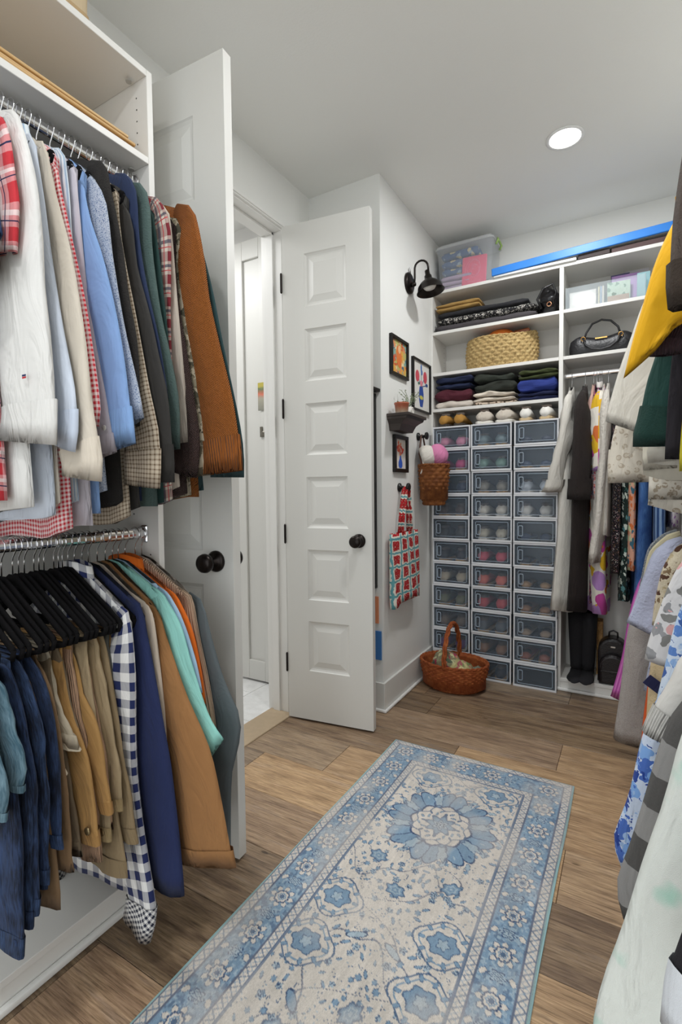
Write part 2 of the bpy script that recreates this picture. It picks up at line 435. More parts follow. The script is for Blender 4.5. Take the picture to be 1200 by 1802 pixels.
# ---------------------------------------------------------------- double door leaves
LEAF_H, LEAF_W, LEAF_T = 2.43, .455, .035
def make_leaf(name, label, loc, rotz, hinge_side, knob_z):
    t = struct(thing(name, label, 'door', loc, (0, 0, rotz)))
    # local x: hinge 0 -> free edge LEAF_W ; local y thickness 0..T
    xs = [0, .118, .118+.218, LEAF_W]
    zs = [0, .248]
    for i in range(6): zs += [zs[-1]+.25, zs[-1]+.25+.1065]
    zs[-1] = LEAF_H
    b = MB(); T = LEAF_T
    for ix in range(3):
        for iz in range(len(zs)-1):
            if ix == 1 and iz % 2 == 1: continue
            for y, flip in ((0, 0), (T, 1)):
                q = [(xs[ix], y, zs[iz]), (xs[ix+1], y, zs[iz]), (xs[ix+1], y, zs[iz+1]), (xs[ix], y, zs[iz+1])]
                b.add(q, [(0, 1, 2, 3) if not flip else (3, 2, 1, 0)])
    W, H = LEAF_W, LEAF_H
    b.add([(0,0,0),(W,0,0),(W,T,0),(0,T,0)], [(3,2,1,0)]); b.add([(0,0,H),(W,0,H),(W,T,H),(0,T,H)], [(0,1,2,3)])
    b.add([(0,0,0),(0,T,0),(0,T,H),(0,0,H)], [(0,1,2,3)][::1]); b.add([(W,0,0),(W,T,0),(W,T,H),(W,0,H)], [(0,1,2,3)])
    b.build('stile_and_rail_frame', M_DOOR, t)
    pm = None
    for i in range(6):
        z0, z1 = zs[1+2*i], zs[2+2*i]
        if pm is None:
            p = MB(); w_, h_ = .218, .25
            for y, sg in ((0, 1), (T, -1)):
                rings = []
                for ins, dep in ((0, 0), (.004, .0045), (.012, .0095), (.020, .0105), (.046, .0035), (.049, .0025)):
                    yy_ = y+sg*dep
                    rings.append([(ins, yy_, ins), (w_-ins, yy_, ins), (w_-ins, yy_, h_-ins), (ins, yy_, h_-ins)])
                p.loft(rings, (False, True))
            o = p.build('raised_panel', M_DOOR, t, loc=(xs[1], 0, z0)); pm = o
        else:
            o = pm.copy(); COL.objects.link(o); o.parent = t; o.location = (xs[1], 0, z0)
    # knob both sides
    for y, sg in ((0, -1), (T, 1)):
        k = MB(); cx = LEAF_W-.065
        k.lathe([(.001, 0), (.033, 0), (.033, sg*.006), (.026, sg*.011), (.012, sg*.013), (.011, sg*.03)], 28, (cx, y, knob_z), 'Y')
        kk = k.build('knob_rose', M_BRONZE, t, smooth=True)
        k = MB(); k.lathe([(.011, sg*.028), (.018, sg*.033), (.026, sg*.041), (.0295, sg*.052), (.027, sg*.062), (.020, sg*.067), (.001, sg*.068)], 28, (cx, y, knob_z), 'Y')
        k.build('knob', M_BRONZE, kk, smooth=True)
    for hz in (.28, .93, 1.55, 2.16):
        h = MB(); h.lathe([(.001, -.05), (.004, -.047), (.0055, -.044), (.0055, .044), (.004, .047), (.001, .05)], 10, (-.004, -.004 if hinge_side > 0 else -.004, hz))
        h.box((-.002, .001, hz-.044), (.0006, .030, hz+.044))
        h.build('hinge', M_BRONZE, t, smooth=False)
    return t
# right leaf: hinge at far jamb; visible face is the one towards the camera (local -y)
aR = math.radians(7.5)
make_leaf('door_1', 'narrow white six panel door standing open beside the alcove', (-1.493, 2.0086, .010), aR, 1, .905)
aL = math.atan2(1.1297-1.100, -1.0465+1.4945)
make_leaf('door_2', 'narrow white six panel door open behind the hanging clothes', (-1.4945, 1.100, .010), aL, 1, .930)

# ---------------------------------------------------------------- cabinets
XC, YE = -1.192, 1.0026         # left cabinet front plane and far end
PT = .019
cab = thing('wardrobe_cabinet', 'white open wardrobe unit with two chrome rods on the left wall', 'wardrobe', (0, 0, 0))
def part(name, a, b, mat, parent, bevel=.0012):
    return MB().box(a, b).build(name, mat, parent, bevel=bevel)
part('side_panel', (XW, YE-PT, .0), (XC, YE, 2.342), M_CAB, cab)
part('side_panel', (XW, -.30, .0), (XC, -.30+PT, 2.342), M_CAB, cab)
part('top_panel', (XW, -.30+PT, 2.342-PT), (XC, YE-PT, 2.342), M_CAB, cab)
part('shelf', (XW+.006, -.30+PT, 2.082), (XC, YE-PT, 2.101), M_CAB, cab)
part('base_shelf', (XW+.006, -.30+PT, .0763-PT), (XC, YE-PT, .0763), M_CAB, cab)
part('back_panel', (XW, -.30+PT, .0763), (XW+.006, YE-PT, 2.32), M_CABBACK, cab, 0)
part('plinth', (XC-.025, -.30+PT, 0), (XC-.004, YE-PT, .0763-PT), M_CAB, cab)
q = MB(); q.box((XC-.004, -.30, 0), (XC+.014, YE, .02)); q.build('plinth_molding', M_TRIM, cab, bevel=.007, seg=3)
for z in np.arange(2.12, 2.31, .032):
    MB().lathe([(.0025, 0), (.0025, .0006), (.001, .0007)], 8, (XC-.045, YE-PT, float(z)), 'Y').build('pin_hole', M_HOLE, cab)
    # turn towards the inside
for z in (2.075, 2.316):
    MB().lathe([(.001, 0), (.008, 0), (.008, -.003), (.001, -.003)], 14, (XC-.05, YE-PT-.02, float(z)), 'Z').build('cam_fastener', plain('cam_metal', '#b9b7b2', .4, .6), cab)
RODX, RZU, RZL = -1.25, 2.045, 1.034
def rod(y0, y1, z, x, parent, along='Y'):
    b = MB(); rings = []
    for q_ in (y0, y1):
        ring = []
        for k in range(16):
            a = 2*PI*k/16; du, dv = .0075*math.cos(a), .015*math.sin(a)
            ring.append((x+du, q_, z+dv) if along == 'Y' else (q_, x+du, z+dv))
        rings.append(ring)
    b.loft(rings); return b.build('hanging_rod', M_CHROME, parent, smooth=False)
rod(-.28, YE-PT, RZU, RODX, cab); rod(-.28, YE-PT, RZL, RODX, cab)
for z in (RZU, RZL):
    MB().cbox((RODX, YE-PT-.004, z-.002), (.026, .008, .05)).build('rod_bracket', M_CHROME, cab, bevel=.003)
for (x, z) in ((-1.23, .97), (-1.30, 1.16), (-1.30, .93), (-1.30, 1.09), (-1.23, 1.12), (-1.23, .90)):
    MB().lathe([(.0025, 0), (.0025, -.0006), (.001, -.0007)], 8, (x, YE-PT, z), 'Y').build('pin_hole', M_HOLE, cab)

YC, XD, XL = 3.04, -.360, -1.0943       # back cabinet front, divider, left inner side
XE = .40
cb = thing('shelving_cabinet', 'white open shelving unit against the back wall', 'shelving', (0, 0, 0))
part('side_panel', (XL-.012, YC, 0), (XL, YB, 2.385), M_CAB, cb)
part('divider', (XD, YC, 0), (XD+.022, YB-.006, 2.3684), M_CAB, cb)
part('side_panel', (XE, YC, 0), (XE+PT, YB, 2.385), M_CAB, cb)
part('top_panel', (XL-.012, YC-.002, 2.3684), (XE+PT, YB, 2.3874), M_CAB, cb)
part('back_panel', (XL, YB-.006, .0), (XE, YB, 2.3684), M_CABBACK, cb, 0)
for (z, x0, x1) in ((2.1193, XL, XD), (1.8639, XL, XD), (1.640, XL, XD), (2.1193, XD+.022, XE), (1.8639, XD+.022, XE)):
    part('shelf', (x0, YC+.002, z), (x1, YB-.006, z+.019), M_CAB, cb)
part('base_shelf', (XD+.022, YC+.002, .052), (XE, YB-.006, .071), M_CAB, cb)
part('plinth', (XD+.022, YC+.006, 0), (XE, YC+.024, .052), M_CAB, cb)
q = MB(); q.box((XD-.004, YC-.012, 0), (XE, YC+.006, .018)); q.build('plinth_molding', M_TRIM, cb, bevel=.006, seg=3)
for z in np.arange(1.90, 2.11, .032):
    MB().lathe([(.0022, 0), (.0022, .0006), (.001, .0007)], 8, (XL, YB-.05, float(z)), 'X').build('pin_hole', M_HOLE, cb)
BRX, BRZ = 3.13, 1.79
rod(XD+.022, XE, BRZ, BRX, cb, 'X')

# right-hand wardrobe (mostly hidden behind its clothes)
XRC = .19
cr = thing('wardrobe_cabinet', 'white open wardrobe unit along the right wall behind hanging clothes', 'wardrobe', (0, 0, 0))
part('side_panel', (XRC, 2.60, 0), (XR, 2.60+PT, 2.342), M_CAB, cr)
part('side_panel', (XRC, .30, 0), (XR, .30+PT, 2.342), M_CAB, cr)
part('shelf', (XRC, .30+PT, 2.082), (XR-.006, 2.60, 2.101), M_CAB, cr)
part('base_shelf', (XRC, .30+PT, .057), (XR-.006, 2.60, .0763), M_CAB, cr)
part('plinth', (XRC+.004, .30+PT, 0), (XRC+.02, 2.60, .057), M_CAB, cr)
part('back_panel', (XR-.006, .30+PT, .0763), (XR, 2.60, 2.08), M_CABBACK, cr, 0)
RRX = .235
rod(.32, 2.60, RZU, RRX, cr); rod(.32, 2.60, RZL, RRX, cr)

# ceiling downlights
def disc_light(x, y, label):
    t = thing('ceiling_downlight', label, 'light', (x, y, ZC))
    MB().lathe([(.066, -.0005), (.080, -.001), (.081, -.004), (.068, -.006), (.066, -.004)], 40, caps=(False, False)).build('trim_ring', plain('light_trim', '#f3f3f1', .4, vary=0), t, smooth=True)
    e = NT('light_lens'); e.col('#ffffff'); e.b.inputs['Emission Color'].default_value = (1, .97, .93, 1); e.b.inputs['Emission Strength'].default_value = 6
    MB().lathe([(.067, -.003), (.040, -.0045), (.001, -.005)], 40, caps=(False, True)).build('lens', e.m, t, smooth=True)
for i, (x, y) in enumerate(CEIL_LIGHTS):
    disc_light(x, y, ['round recessed ceiling light near the back shelves', 'round recessed ceiling light above the rug', 'round recessed ceiling light overhead near the entry'][i])
# ---------------------------------------------------------------- garments
def resample(pts, n):
    pts = [Vector((p[0], p[1])) for p in pts]
    # Catmull-Rom through the points, then even spacing
    dense = []
    for i in range(len(pts)-1):
        p0, p1, p2, p3 = pts[max(i-1, 0)], pts[i], pts[i+1], pts[min(i+2, len(pts)-1)]
        for k in range(8):
            t = k/8
            dense.append(.5*((2*p1) + (p2-p0)*t + (2*p0-5*p1+4*p2-p3)*t*t + (3*p1-p0-3*p2+p3)*t**3))
    dense.append(pts[-1])
    acc = [0]
    for i in range(1, len(dense)): acc.append(acc[-1]+(dense[i]-dense[i-1]).length)
    out = []
    for k in range(n):
        d = acc[-1]*k/(n-1); i = 1
        while i < len(acc)-1 and acc[i] < d: i += 1
        a = (d-acc[i-1])/max(acc[i]-acc[i-1], 1e-9)
        out.append(dense[i-1].lerp(dense[i], a))
    return out
def smooth(a, b, x):
    x = max(0, min(1, (x-a)/(b-a))); return x*x*(3-2*x)

def hanger_top(ax):
    return -.068 - .0 if ax < .02 else -.068 - (ax-.02)*.60

def cloth_body(hw, zs, hem, hwh, th, seed, tail=.02, fold=.006, nv=15, ns=13, neck=.06, zneck=-.064, shear=0, backlim=9):
    rings = []
    for i in range(nv):
        v = i/(nv-1); w_ = hw + (hwh-hw)*v - .012*math.sin(PI*v)
        ring = []
        for side in (-1, 1):
            for k in range(ns):
                s = -1+2*k/(ns-1)
                if side == 1: s = -s
                if k == ns-1: continue
                ax = abs(s)*hw
                zt = zneck if ax < neck*.4 else max(zneck + (zs-zneck)*((ax-neck*.4)/(hw-neck*.4)), hanger_top(ax)+.005) if ax < .2 else max(zs, hanger_top(ax)+.005)
                zt -= .018*smooth(.8, 1, abs(s))
                zb = hem + tail*s*s + .006*math.sin(7*s+seed)
                z = zt*(1-v)+zb*v
                T = max(th*(.3+.7*math.sqrt(max(0, 1-s*s)))*(.30+.70*smooth(0, .3, v)), .0062 if abs(s) < .95 else .003)
                f = fold*smooth(.1, .8, v)*math.sin(5.3*s+seed*1.7+1.5*math.sin(2.1*v+seed)) + .5*fold*smooth(.2, 1, v)*math.sin(11*s+seed*3)
                nz = noise.noise(Vector((s*3+seed*5, side*2, v*4)))*.35*fold
                ring.append((s*w_ if s > 0 else s*min(w_, backlim), side*T+f+nz+shear*v*smooth(.45, 1, s), z))
        rings.append(ring)
    return rings

def cloth_sleeve(edge, w0, w1, ty, seed, yo=-.003, n=18, m=14, wr=.10, yend=None, tilt=0):
    e = [(edge[0][0]-.055, edge[0][1]+.030), (edge[0][0]-.018, edge[0][1]+.016)] + list(edge)
    P = resample(e, n); rings = []
    for i in range(n):
        u = i/(n-1)
        d = (P[min(i+1, n-1)]-P[max(i-1, 0)]).normalized()
        nrm = Vector((d[1], -d[0]))          # inward (towards -x when going down)
        if nrm[0] > 0: nrm = -nrm
        wd = (w0+(w1-w0)*u)*(.30+.70*smooth(0, .22, u))
        tt = ty*(.45+.55*smooth(0, .25, u))
        bend = .0
        y0 = yo*smooth(0, .2, u) + ((yend or 0)*u*u)
        ring = []
        for k in range(m):
            a = 2*PI*k/m; ca, sa = math.cos(a), math.sin(a)
            f = 1 + wr*noise.noise(Vector((ca*1.4+seed*3.1, sa*1.4, u*7+seed)))*1.6
            crease = .30*math.sin(3*a+seed+4*u)*smooth(.1, .5, u)
            cx = P[i] + nrm*(wd/2)
            off = -nrm*(ca*wd/2*(1 if ca > 0 else f))
            ring.append((cx[0]+off[0], y0+sa*tt*f*(1+crease), cx[1]+off[1]+tilt*u*u*wd*.5*(1-ca)))
        rings.append(ring)
    return rings

def hanger(loc, rotz, label, style='velvet', drop=.068, group='velvet hangers'):
    t = thing('clothes_hanger', label, 'hanger', loc, (0, 0, rotz), group)
    key = 'hg_'+style
    if key not in HG:
        h = MB(); pts = []
        for k in range(13):
            a = math.radians(-55+k*235/12); pts.append((.0215*math.cos(a)*-1, 0, .0205*math.sin(a)-.001))
        pts = pts[::-1]
        pts = [(-.0215*math.cos(math.radians(a)), 0, .0205*math.sin(math.radians(a))-.001) for a in range(180-20, -40, -18)]
        pts = [(-.018, 0, .004)] + [(.021*math.cos(math.radians(a)), 0, .0195*math.sin(math.radians(a))) for a in range(160, -50, -15)] + [(.003, 0, -.028), (0, 0, -.040), (0, 0, -drop-.012)]
        h.tube(pts, .0016, 6)
        hook = h.build('hook', M_CHROME if style != 'wire' else M_CHROME, t, smooth=True)
        b = MB()
        top = [(sx*x_, hanger_top(x_)) for sx, x_ in ((-1, .205), (-1, .16), (-1, .10), (-1, .05), (-1, .018), (1, .018), (1, .05), (1, .10), (1, .16), (1, .205))]
        rings = []
        for (x, z) in top:
            hgt = .020 if abs(x) > .03 else .028
            r = []
            for k in range(8):
                a = 2*PI*k/8; r.append((x, .0045*math.cos(a), z-hgt/2+hgt/2*math.sin(a)))
            rings.append(r)
        b.loft(rings)
        b.tube([(-.205, 0, -.188), (-.198, 0, -.206), (-.17, 0, -.212), (0, 0, -.213), (.17, 0, -.212), (.198, 0, -.206), (.205, 0, -.188)], .0055, 6)
        body = b.build('velvet_frame', M_VELVET, t, smooth=True)
        HG[key] = (hook, body)
    else:
        for s_ in HG[key]:
            c_ = s_.copy(); COL.objects.link(c_); c_.parent = t
    return t
HG = {}
M_VELVET = plain('black_velvet', '#141314', .95, spec=.1, vary=.2, scale=120)
M_BTN = plain('shirt_button', '#e9e6de', .3, vary=.05)

def shirt(kindname, label, loc, rotz, edge, mat, seed, cat='shirt', hem=-.95, th=.010, w0=.15, w1=.105, ty=.011, cuff=None, cuff_len=.055,
          collar=None, tail=.02, group=None, lsl=True, yo=-.003, hng=True, fold=.005, hwh=None, wr=.16, sleeve_mat=None, inner=None, yend=None, extra=None, hang_label=None, hwb=None, shear=0, tilt=0, backlim=9, hscale=1):
    hx, hz = edge[0]
    hw, zs = (hwb or min(hx, .24)), max(hz, -.185)
    t = thing(kindname, label, cat, loc, (0, 0, rotz), group)
    body = MB().loft(cloth_body(hw, zs, hem, hwh or hw+.01, th, seed, tail, fold, shear=shear, backlim=backlim)).build('body', mat, t, smooth=True)
    sm = sleeve_mat or mat
    def sleeve(edge_, flip, n):
        R = cloth_sleeve(edge_, w0, w1, ty, seed+(3 if flip else 0), yo if not flip else 0, n, wr=wr, yend=yend if not flip else 0, tilt=tilt)
        if flip: R = [[(-p[0], p[1], p[2]) for p in r][::-1] for r in R]
        c0 = [sum(p[i] for p in R[-1])/len(R[-1]) for i in range(3)]
        c1 = [sum(p[i] for p in R[-2])/len(R[-2]) for i in range(3)]
        d = [c1[i]-c0[i] for i in range(3)]
        k_ = .6
        inn = [[c0[i]+(p[i]-c0[i])*.86+d[i]*k_ for i in range(3)] for p in R[-1]]
        o_ = MB().loft(R+[inn], (True, True)).build('sleeve', sm, t, smooth=True)
        if cuff:
            tot = sum((Vector([sum(p[i] for p in R[k+1])/len(R[0]) for i in range(3)])-Vector([sum(p[i] for p in R[k])/len(R[0]) for i in range(3)])).length for k in range(len(R)-1))
            nc = max(2, int(round(cuff_len/(tot/(len(R)-1))))+1)
            C = []
            for r in R[-nc:]:
                cc = [sum(p[i] for p in r)/len(r) for i in range(3)]
                C.append([[cc[i]+(p[i]-cc[i])*(1.07 if i != 1 else 1.22) for i in range(3)] for p in r])
            cl = [sum(p[i] for p in C[-1])/len(C[-1]) for i in range(3)]
            C.append([[cl[i]+(p[i]-cl[i])*.93+d[i]*.25 for i in range(3)] for p in C[-1]])
            MB().loft(C, (False, True)).build('cuff', cuff, o_, smooth=True)
        return o_
    sleeve(edge, False, 18)
    L = sum(math.hypot(edge[i+1][0]-edge[i][0], edge[i+1][1]-edge[i][1]) for i in range(len(edge)-1))
    if lsl: sleeve([(hw, zs), (hw+.01, zs-.3*L), (hw-.005, zs-.7*L), (hw-.02, zs-L)], True, 10)
    if collar:
        rr = []
        for (f, z) in ((1.0, -.088), (1.06, -.072), (1.0, -.052), (1.18, -.054), (1.30, -.086)):
            rr.append([(.062*f*math.cos(2*PI*k/16), .013*f*math.sin(2*PI*k/16), z-.012*math.cos(2*PI*k/16)**2) for k in range(16)])
        MB().loft(rr, (False, False)).build('collar', collar, t, smooth=True)
    if hng:
        hg = hanger((loc[0], loc[1], loc[2]), rotz, hang_label or ('black velvet hanger holding the '+' '.join(label.split()[:7])))
        hg.scale = (min(hscale, (hw-.012)/.205), 1, 1)
    return t

def pants(label, loc, rotz, edge, mat, seed, hem=-.72, w0=.20, w1=.17, th=.014, cuffm=None, group=None, kindname='trousers', z0=-.206, waist=None, button=None):
    t = thing(kindname, label, 'trousers', loc, (0, 0, rotz), group)
    for leg, (dy, sc) in enumerate(((-.010, 1.0), (.010, .92))):
        P = resample([(edge[0][0], z0)]+[(x, z*sc if i else z) for i, (x, z) in enumerate(edge)], 16)
        rings = []
        for i, p in enumerate(P):
            u = i/15; wd = w0+(w1-w0)*u
            ring = []
            for k in range(18):
                a = 2*PI*k/18; ca, sa = math.cos(a), math.sin(a)
                f = 1+.5*noise.noise(Vector((ca*1.9+seed*2+leg*9, sa*1.9, u*6)))+.25*noise.noise(Vector((ca*4+seed, sa*4, u*13)))
                x = p[0]-wd/2+ca*wd/2*(1+.10*noise.noise(Vector((seed*3+leg, ca, u*7)))); y = dy*smooth(0, .15, u)+.5*dy+sa*th*f*(.5+.5*smooth(0, .2, u))+.006*math.sin(2.5*ca+seed+3*u)*u
                ring.append((x, y, p[1]+.010*math.sin(2*ca+seed)*u))
            rings.append(ring)
        c0 = [sum(p[i] for p in rings[-1])/18 for i in range(3)]
        inn = [[c0[0]+(p[0]-c0[0])*.93, c0[1]+(p[1]-c0[1])*.6, p[2]+.03] for p in rings[-1]]
        o = MB().loft(rings+[inn]).build('leg', mat, t, smooth=True)
        if cuffm:
            C = []
            for r in rings[-2:]:
                cc = [sum(p[i] for p in r)/18 for i in range(3)]
                C.append([[cc[0]+(p[0]-cc[0])*1.03, cc[1]+(p[1]-cc[1])*1.15, p[2]] for p in r])
            MB().loft(C, (False, False)).build('hem', cuffm, o, smooth=True)
    if button:
        e = edge[-1]; MB().lathe([(.001, -.0035), (.008, -.003), (.009, 0), (.006, .001)], 14, (e[0]-.02, -.028, e[1]+.03), 'Y').build('button', plain('brass_button', '#8f7d5c', .35, .8), t, smooth=True)
    hanger(loc, rotz, 'black velvet hanger holding the '+' '.join(label.split()[:7]))
    return t

UG = 'shirts on the upper left rod'
def left(name, label, Y, edge, mat, seed, z=RZU, dx=0, **kw):
    return shirt(name, label, (RODX+dx, Y, z), 0, edge, mat, seed, group=UG if z == RZU else 'shirts on the lower left rod', **kw)

W_WHITE = fab('solid', '#dddbd7'); 
left('t_shirt', 'olive short sleeved shirt at the frame edge of upper left rod', .470, [(.235,-.195),(.255,-.30),(.262,-.40),(.262,-.455),(.255,-.50)], fab('solid', '#5d6450'), 1, hwb=.17, hem=-.86, w0=.17, w1=.15, cuff=fab('solid', '#4a4f40'), cuff_len=.03)
left('denim_shirt', 'navy denim short sleeved shirt with rolled blue cuffs', .492, [(.242,-.200),(.247,-.24),(.24,-.293),(.243,-.366),(.251,-.414)], fab('denim', '#15203f', '#2c4373'), 2, hwb=.16, hem=-.9, w0=.17, w1=.15, cuff=fab('denim', '#3c5a8c', '#7e9cc4'), cuff_len=.035)
left('plaid_shirt', 'red and pink plaid short sleeved shirt', .515, [(.240,-.200),(.258,-.238),(.266,-.287),(.277,-.351),(.270,-.400),(.262,-.444)], fab('plaid', '#e7b6b6', '#c6373f', '#f2e3e0', '#2d2f52', s=.06), 3, hwb=.165, hem=-.92, w0=.16, w1=.15, collar=fab('plaid', '#e7b6b6', '#c6373f', '#f2e3e0', '#2d2f52', s=.06))
wt = left('dress_shirt', 'white dress shirt with a tiny flag mark on the cuff placket', .547, [(.220,-.160),(.248,-.191),(.289,-.298),(.301,-.395),(.304,-.499),(.316,-.606),(.324,-.72),(.318,-.80)], W_WHITE, 4, hem=-.93, w0=.21, w1=.19, cuff=W_WHITE, cuff_len=.07, collar=W_WHITE, yo=-.010, ty=.014)
for (dx_, dz_, c_, wd_) in ((0, 0, '#27305a', .012), (0, -.004, '#b8323a', .012)):
    MB().cbox((.262+dx_, -.030, -.668+dz_), (wd_, .001, .0032)).build('flag_mark', plain('mark'+c_, c_, .7, vary=0), wt)
left('dress_shirt', 'pale blue dress shirt with blue inner cuff', .578, [(.220,-.187),(.245,-.294),(.262,-.398),(.291,-.547),(.329,-.695),(.328,-.782),(.318,-.81)], fab('solid', '#d3dbe8'), 5, hem=-.95, w0=.16, w1=.13, cuff=fab('solid', '#cdd7e8'), cuff_len=.08)
left('cotton_shirt', 'cream beige cotton shirt with wide cuff', .600, [(.221,-.189),(.257,-.306),(.298,-.426),(.334,-.596),(.346,-.706),(.372,-.839),(.365,-.868)], fab('solid', '#cfc5b6'), 6, hem=-.93, w0=.15, w1=.125, cuff=fab('solid', '#d3c8b8'), cuff_len=.075)
left('gingham_shirt', 'red and white gingham shirt seen edge-on', .622, [(.220,-.217),(.233,-.266),(.266,-.377),(.306,-.520),(.334,-.680),(.338,-.741),(.332,-.758)], fab('gingham', '#f0dcdb', '#c8303c', s=.010), 7, hem=-.99, w0=.12, w1=.08)
left('striped_shirt', 'light blue shirt with thin white stripes', .644, [(.211,-.174),(.226,-.255),(.231,-.350),(.243,-.495),(.256,-.616),(.265,-.736)], fab('stripe', '#b4c6d8', '#dfe6ea', '#7f97b4', s=.010), 8, hem=-.93, collar=fab('stripe', '#b4c6d8', '#dfe6ea', '#7f97b4', s=.010))
left('cotton_shirt', 'pale lavender shirt behind the red gingham one', .662, [(.220,-.200),(.234,-.322),(.250,-.468),(.270,-.566),(.300,-.689),(.322,-.805)], fab('solid', '#c9c2cb'), 9, hem=-.98, cuff=fab('solid', '#c4bcc6'))
oxf = left('oxford_shirt', 'sky blue oxford shirt with buttoned cuff', .682, [(.220,-.223),(.246,-.308),(.281,-.388),(.314,-.490),(.344,-.623),(.366,-.789)], fab('solid', '#86a6d6'), 10, hem=-.95, w0=.15, w1=.13, cuff=fab('solid', '#86a8d8'), cuff_len=.07, yo=-.008)
left('patterned_shirt', 'blue and white speckled shirt with grainy pattern', .703, [(.220,-.198),(.263,-.265),(.280,-.383),(.311,-.532),(.351,-.668),(.366,-.734)], fab('speckle', '#5c6f93', '#c9ced6', '#8a97b0', scale=40), 11, hem=-.90)
left('fleece_jacket', 'charcoal black fuzzy fleece on upper left rod', .735, [(.220,-.153),(.237,-.218),(.262,-.324),(.285,-.453),(.309,-.557),(.314,-.656),(.310,-.743)], fab('solid', '#2b2826', relief='fuzzy'), 12, hem=-.93, ty=.016, th=.014)
left('checked_shirt', 'tan and brown small check shirt with long cuff', .762, [(.219,-.203),(.234,-.321),(.276,-.496),(.312,-.653),(.341,-.769),(.335,-.882)], fab('check', '#cdbfaa', '#75604c', s=.010, th=.35), 13, hem=-.97, w1=.11, cuff=fab('check', '#cdbfaa', '#75604c', s=.010, th=.35), cuff_len=.07)
jkt = left('jacket', 'dark charcoal cotton jacket with buttoned cuff', .788, [(.219,-.219),(.241,-.283),(.250,-.363),(.292,-.489),(.317,-.583),(.342,-.676),(.352,-.805),(.352,-.868)], fab('solid', '#3a3836'), 14, hem=-.95, w0=.14, w1=.11, cuff=fab('solid', '#33312f'), cuff_len=.09, wr=.2)
left('polo_shirt', 'navy blue knitted shirt with rounded shoulder', .806, [(.210,-.141),(.232,-.185),(.238,-.291),(.259,-.401),(.297,-.539),(.321,-.672)], fab('solid', '#2a3655'), 15, hem=-.93)
left('fleece_jacket', 'grey green sherpa fleece with fuzzy sleeve', .836, [(.220,-.150),(.240,-.197),(.247,-.319),(.268,-.458),(.294,-.556),(.319,-.667),(.321,-.788)], fab('solid', '#566a66', relief='fuzzy'), 16, hem=-.94, ty=.015, th=.013)
left('shirt', 'dark green shirt between fleece and flannel', .860, [(.220,-.20),(.241,-.310),(.257,-.437),(.271,-.576),(.289,-.743)], fab('solid', '#26403d'), 17, hem=-.93)
left('flannel_shirt', 'red navy and cream plaid flannel shirt', .886, [(.220,-.160),(.246,-.211),(.254,-.255),(.250,-.364),(.245,-.476),(.25,-.620),(.26,-.74)], fab('plaid', '#d9cdc0', '#7d2a33', '#26304c', '#c4474a', s=.055), 18, hem=-.93, w0=.13, w1=.09, collar=fab('plaid', '#d9cdc0', '#7d2a33', '#26304c', '#c4474a', s=.055))
left('henley', 'cream henley beside the plaid flannel', .908, [(.220,-.170),(.233,-.232),(.245,-.379),(.262,-.557),(.280,-.764)], fab('solid', '#cbbfb2'), 19, hem=-.9, w0=.12, w1=.08)
left('sweater', 'dark chocolate brown sweater with slim sleeve', .926, [(.222,-.22),(.240,-.40),(.272,-.571),(.302,-.750),(.288,-.855)], fab('solid', '#4b3a37', relief='waffle'), 20, hem=-.92, w0=.11, w1=.095, ty=.014, yo=-.010)
left('cargo_shirt', 'khaki drab camouflage shirt behind brown sleeve', .942, [(.225,-.188),(.238,-.341),(.262,-.493),(.294,-.674),(.314,-.845)], fab('print', '#b0a48f', '#6c6351', '#8d846f', '#4d4a3d', scale=40, th=.6), 21, hem=-.92, w0=.11, w1=.08)
left('waffle_sweater', 'rust brown waffle knit sweater, last big sleeve on upper rod', .957, [(.255,-.155),(.278,-.198),(.302,-.305),(.314,-.395),(.346,-.517),(.381,-.639),(.401,-.742),(.409,-.838)], fab('solid', '#9c5a22', relief='waffle'), 22, hem=-.92, w0=.16, w1=.135, ty=.016, cuff=fab('solid', '#9a5823', relief='rib'), cuff_len=.075, yo=-.008)
left('shirt', 'dark teal shirt peeking out behind the rust sweater', .975, [(.252,-.205),(.300,-.352),(.336,-.508),(.382,-.693),(.398,-.784),(.398,-.855)], fab('solid', '#2f4a4d'), 23, hem=-.90, w0=.14, w1=.12, th=.006, ty=.007)

for p_, q_ in ((oxf, (.300, -.029, -.755)), (jkt, (.315, -.024, -.835))):
    MB().lathe([(.001, -.002), (.0055, -.0015), (.006, 0), (.004, .001)], 14, q_, 'Y').build('button', M_BTN, p_, smooth=True)
# lower left rod: shirts
def low(name, label, Y, edge, mat, seed, **kw):
    return left(name, label, Y, edge, mat, seed, z=RZL, **kw)
G_NAVY = fab('gingham', '#e9e7e4', '#232c58', s=.042)
low('gingham_shirt', 'navy and white large gingham shirt hanging lowest', .762, [(.220,-.173),(.241,-.245),(.244,-.327),(.239,-.438),(.243,-.575),(.276,-.759),(.296,-.861),(.270,-.951)], G_NAVY, 31, hem=-.88, w0=.14, w1=.085, cuff=fab('diag', '#e9e7e4', '#1c2138', s=.016), cuff_len=.10, collar=G_NAVY, yo=-.012, ty=.016)
low('sweatshirt', 'navy blue sweatshirt next to the gingham shirt', .800, [(.219,-.165),(.242,-.246),(.268,-.354),(.294,-.461),(.311,-.541),(.334,-.716),(.343,-.840)], fab('solid', '#262f55'), 32, hem=-.84, w0=.17, w1=.15, ty=.018, th=.016, yo=-.006)
low('t_shirt', 'cream tee between navy sweatshirt and tan overshirt', .826, [(.220,-.178),(.235,-.239),(.256,-.40),(.262,-.496)], fab('solid', '#d6c6b4'), 33, hem=-.72, w0=.14, w1=.12)
M_TAN = fab('solid', '#9b6f45')
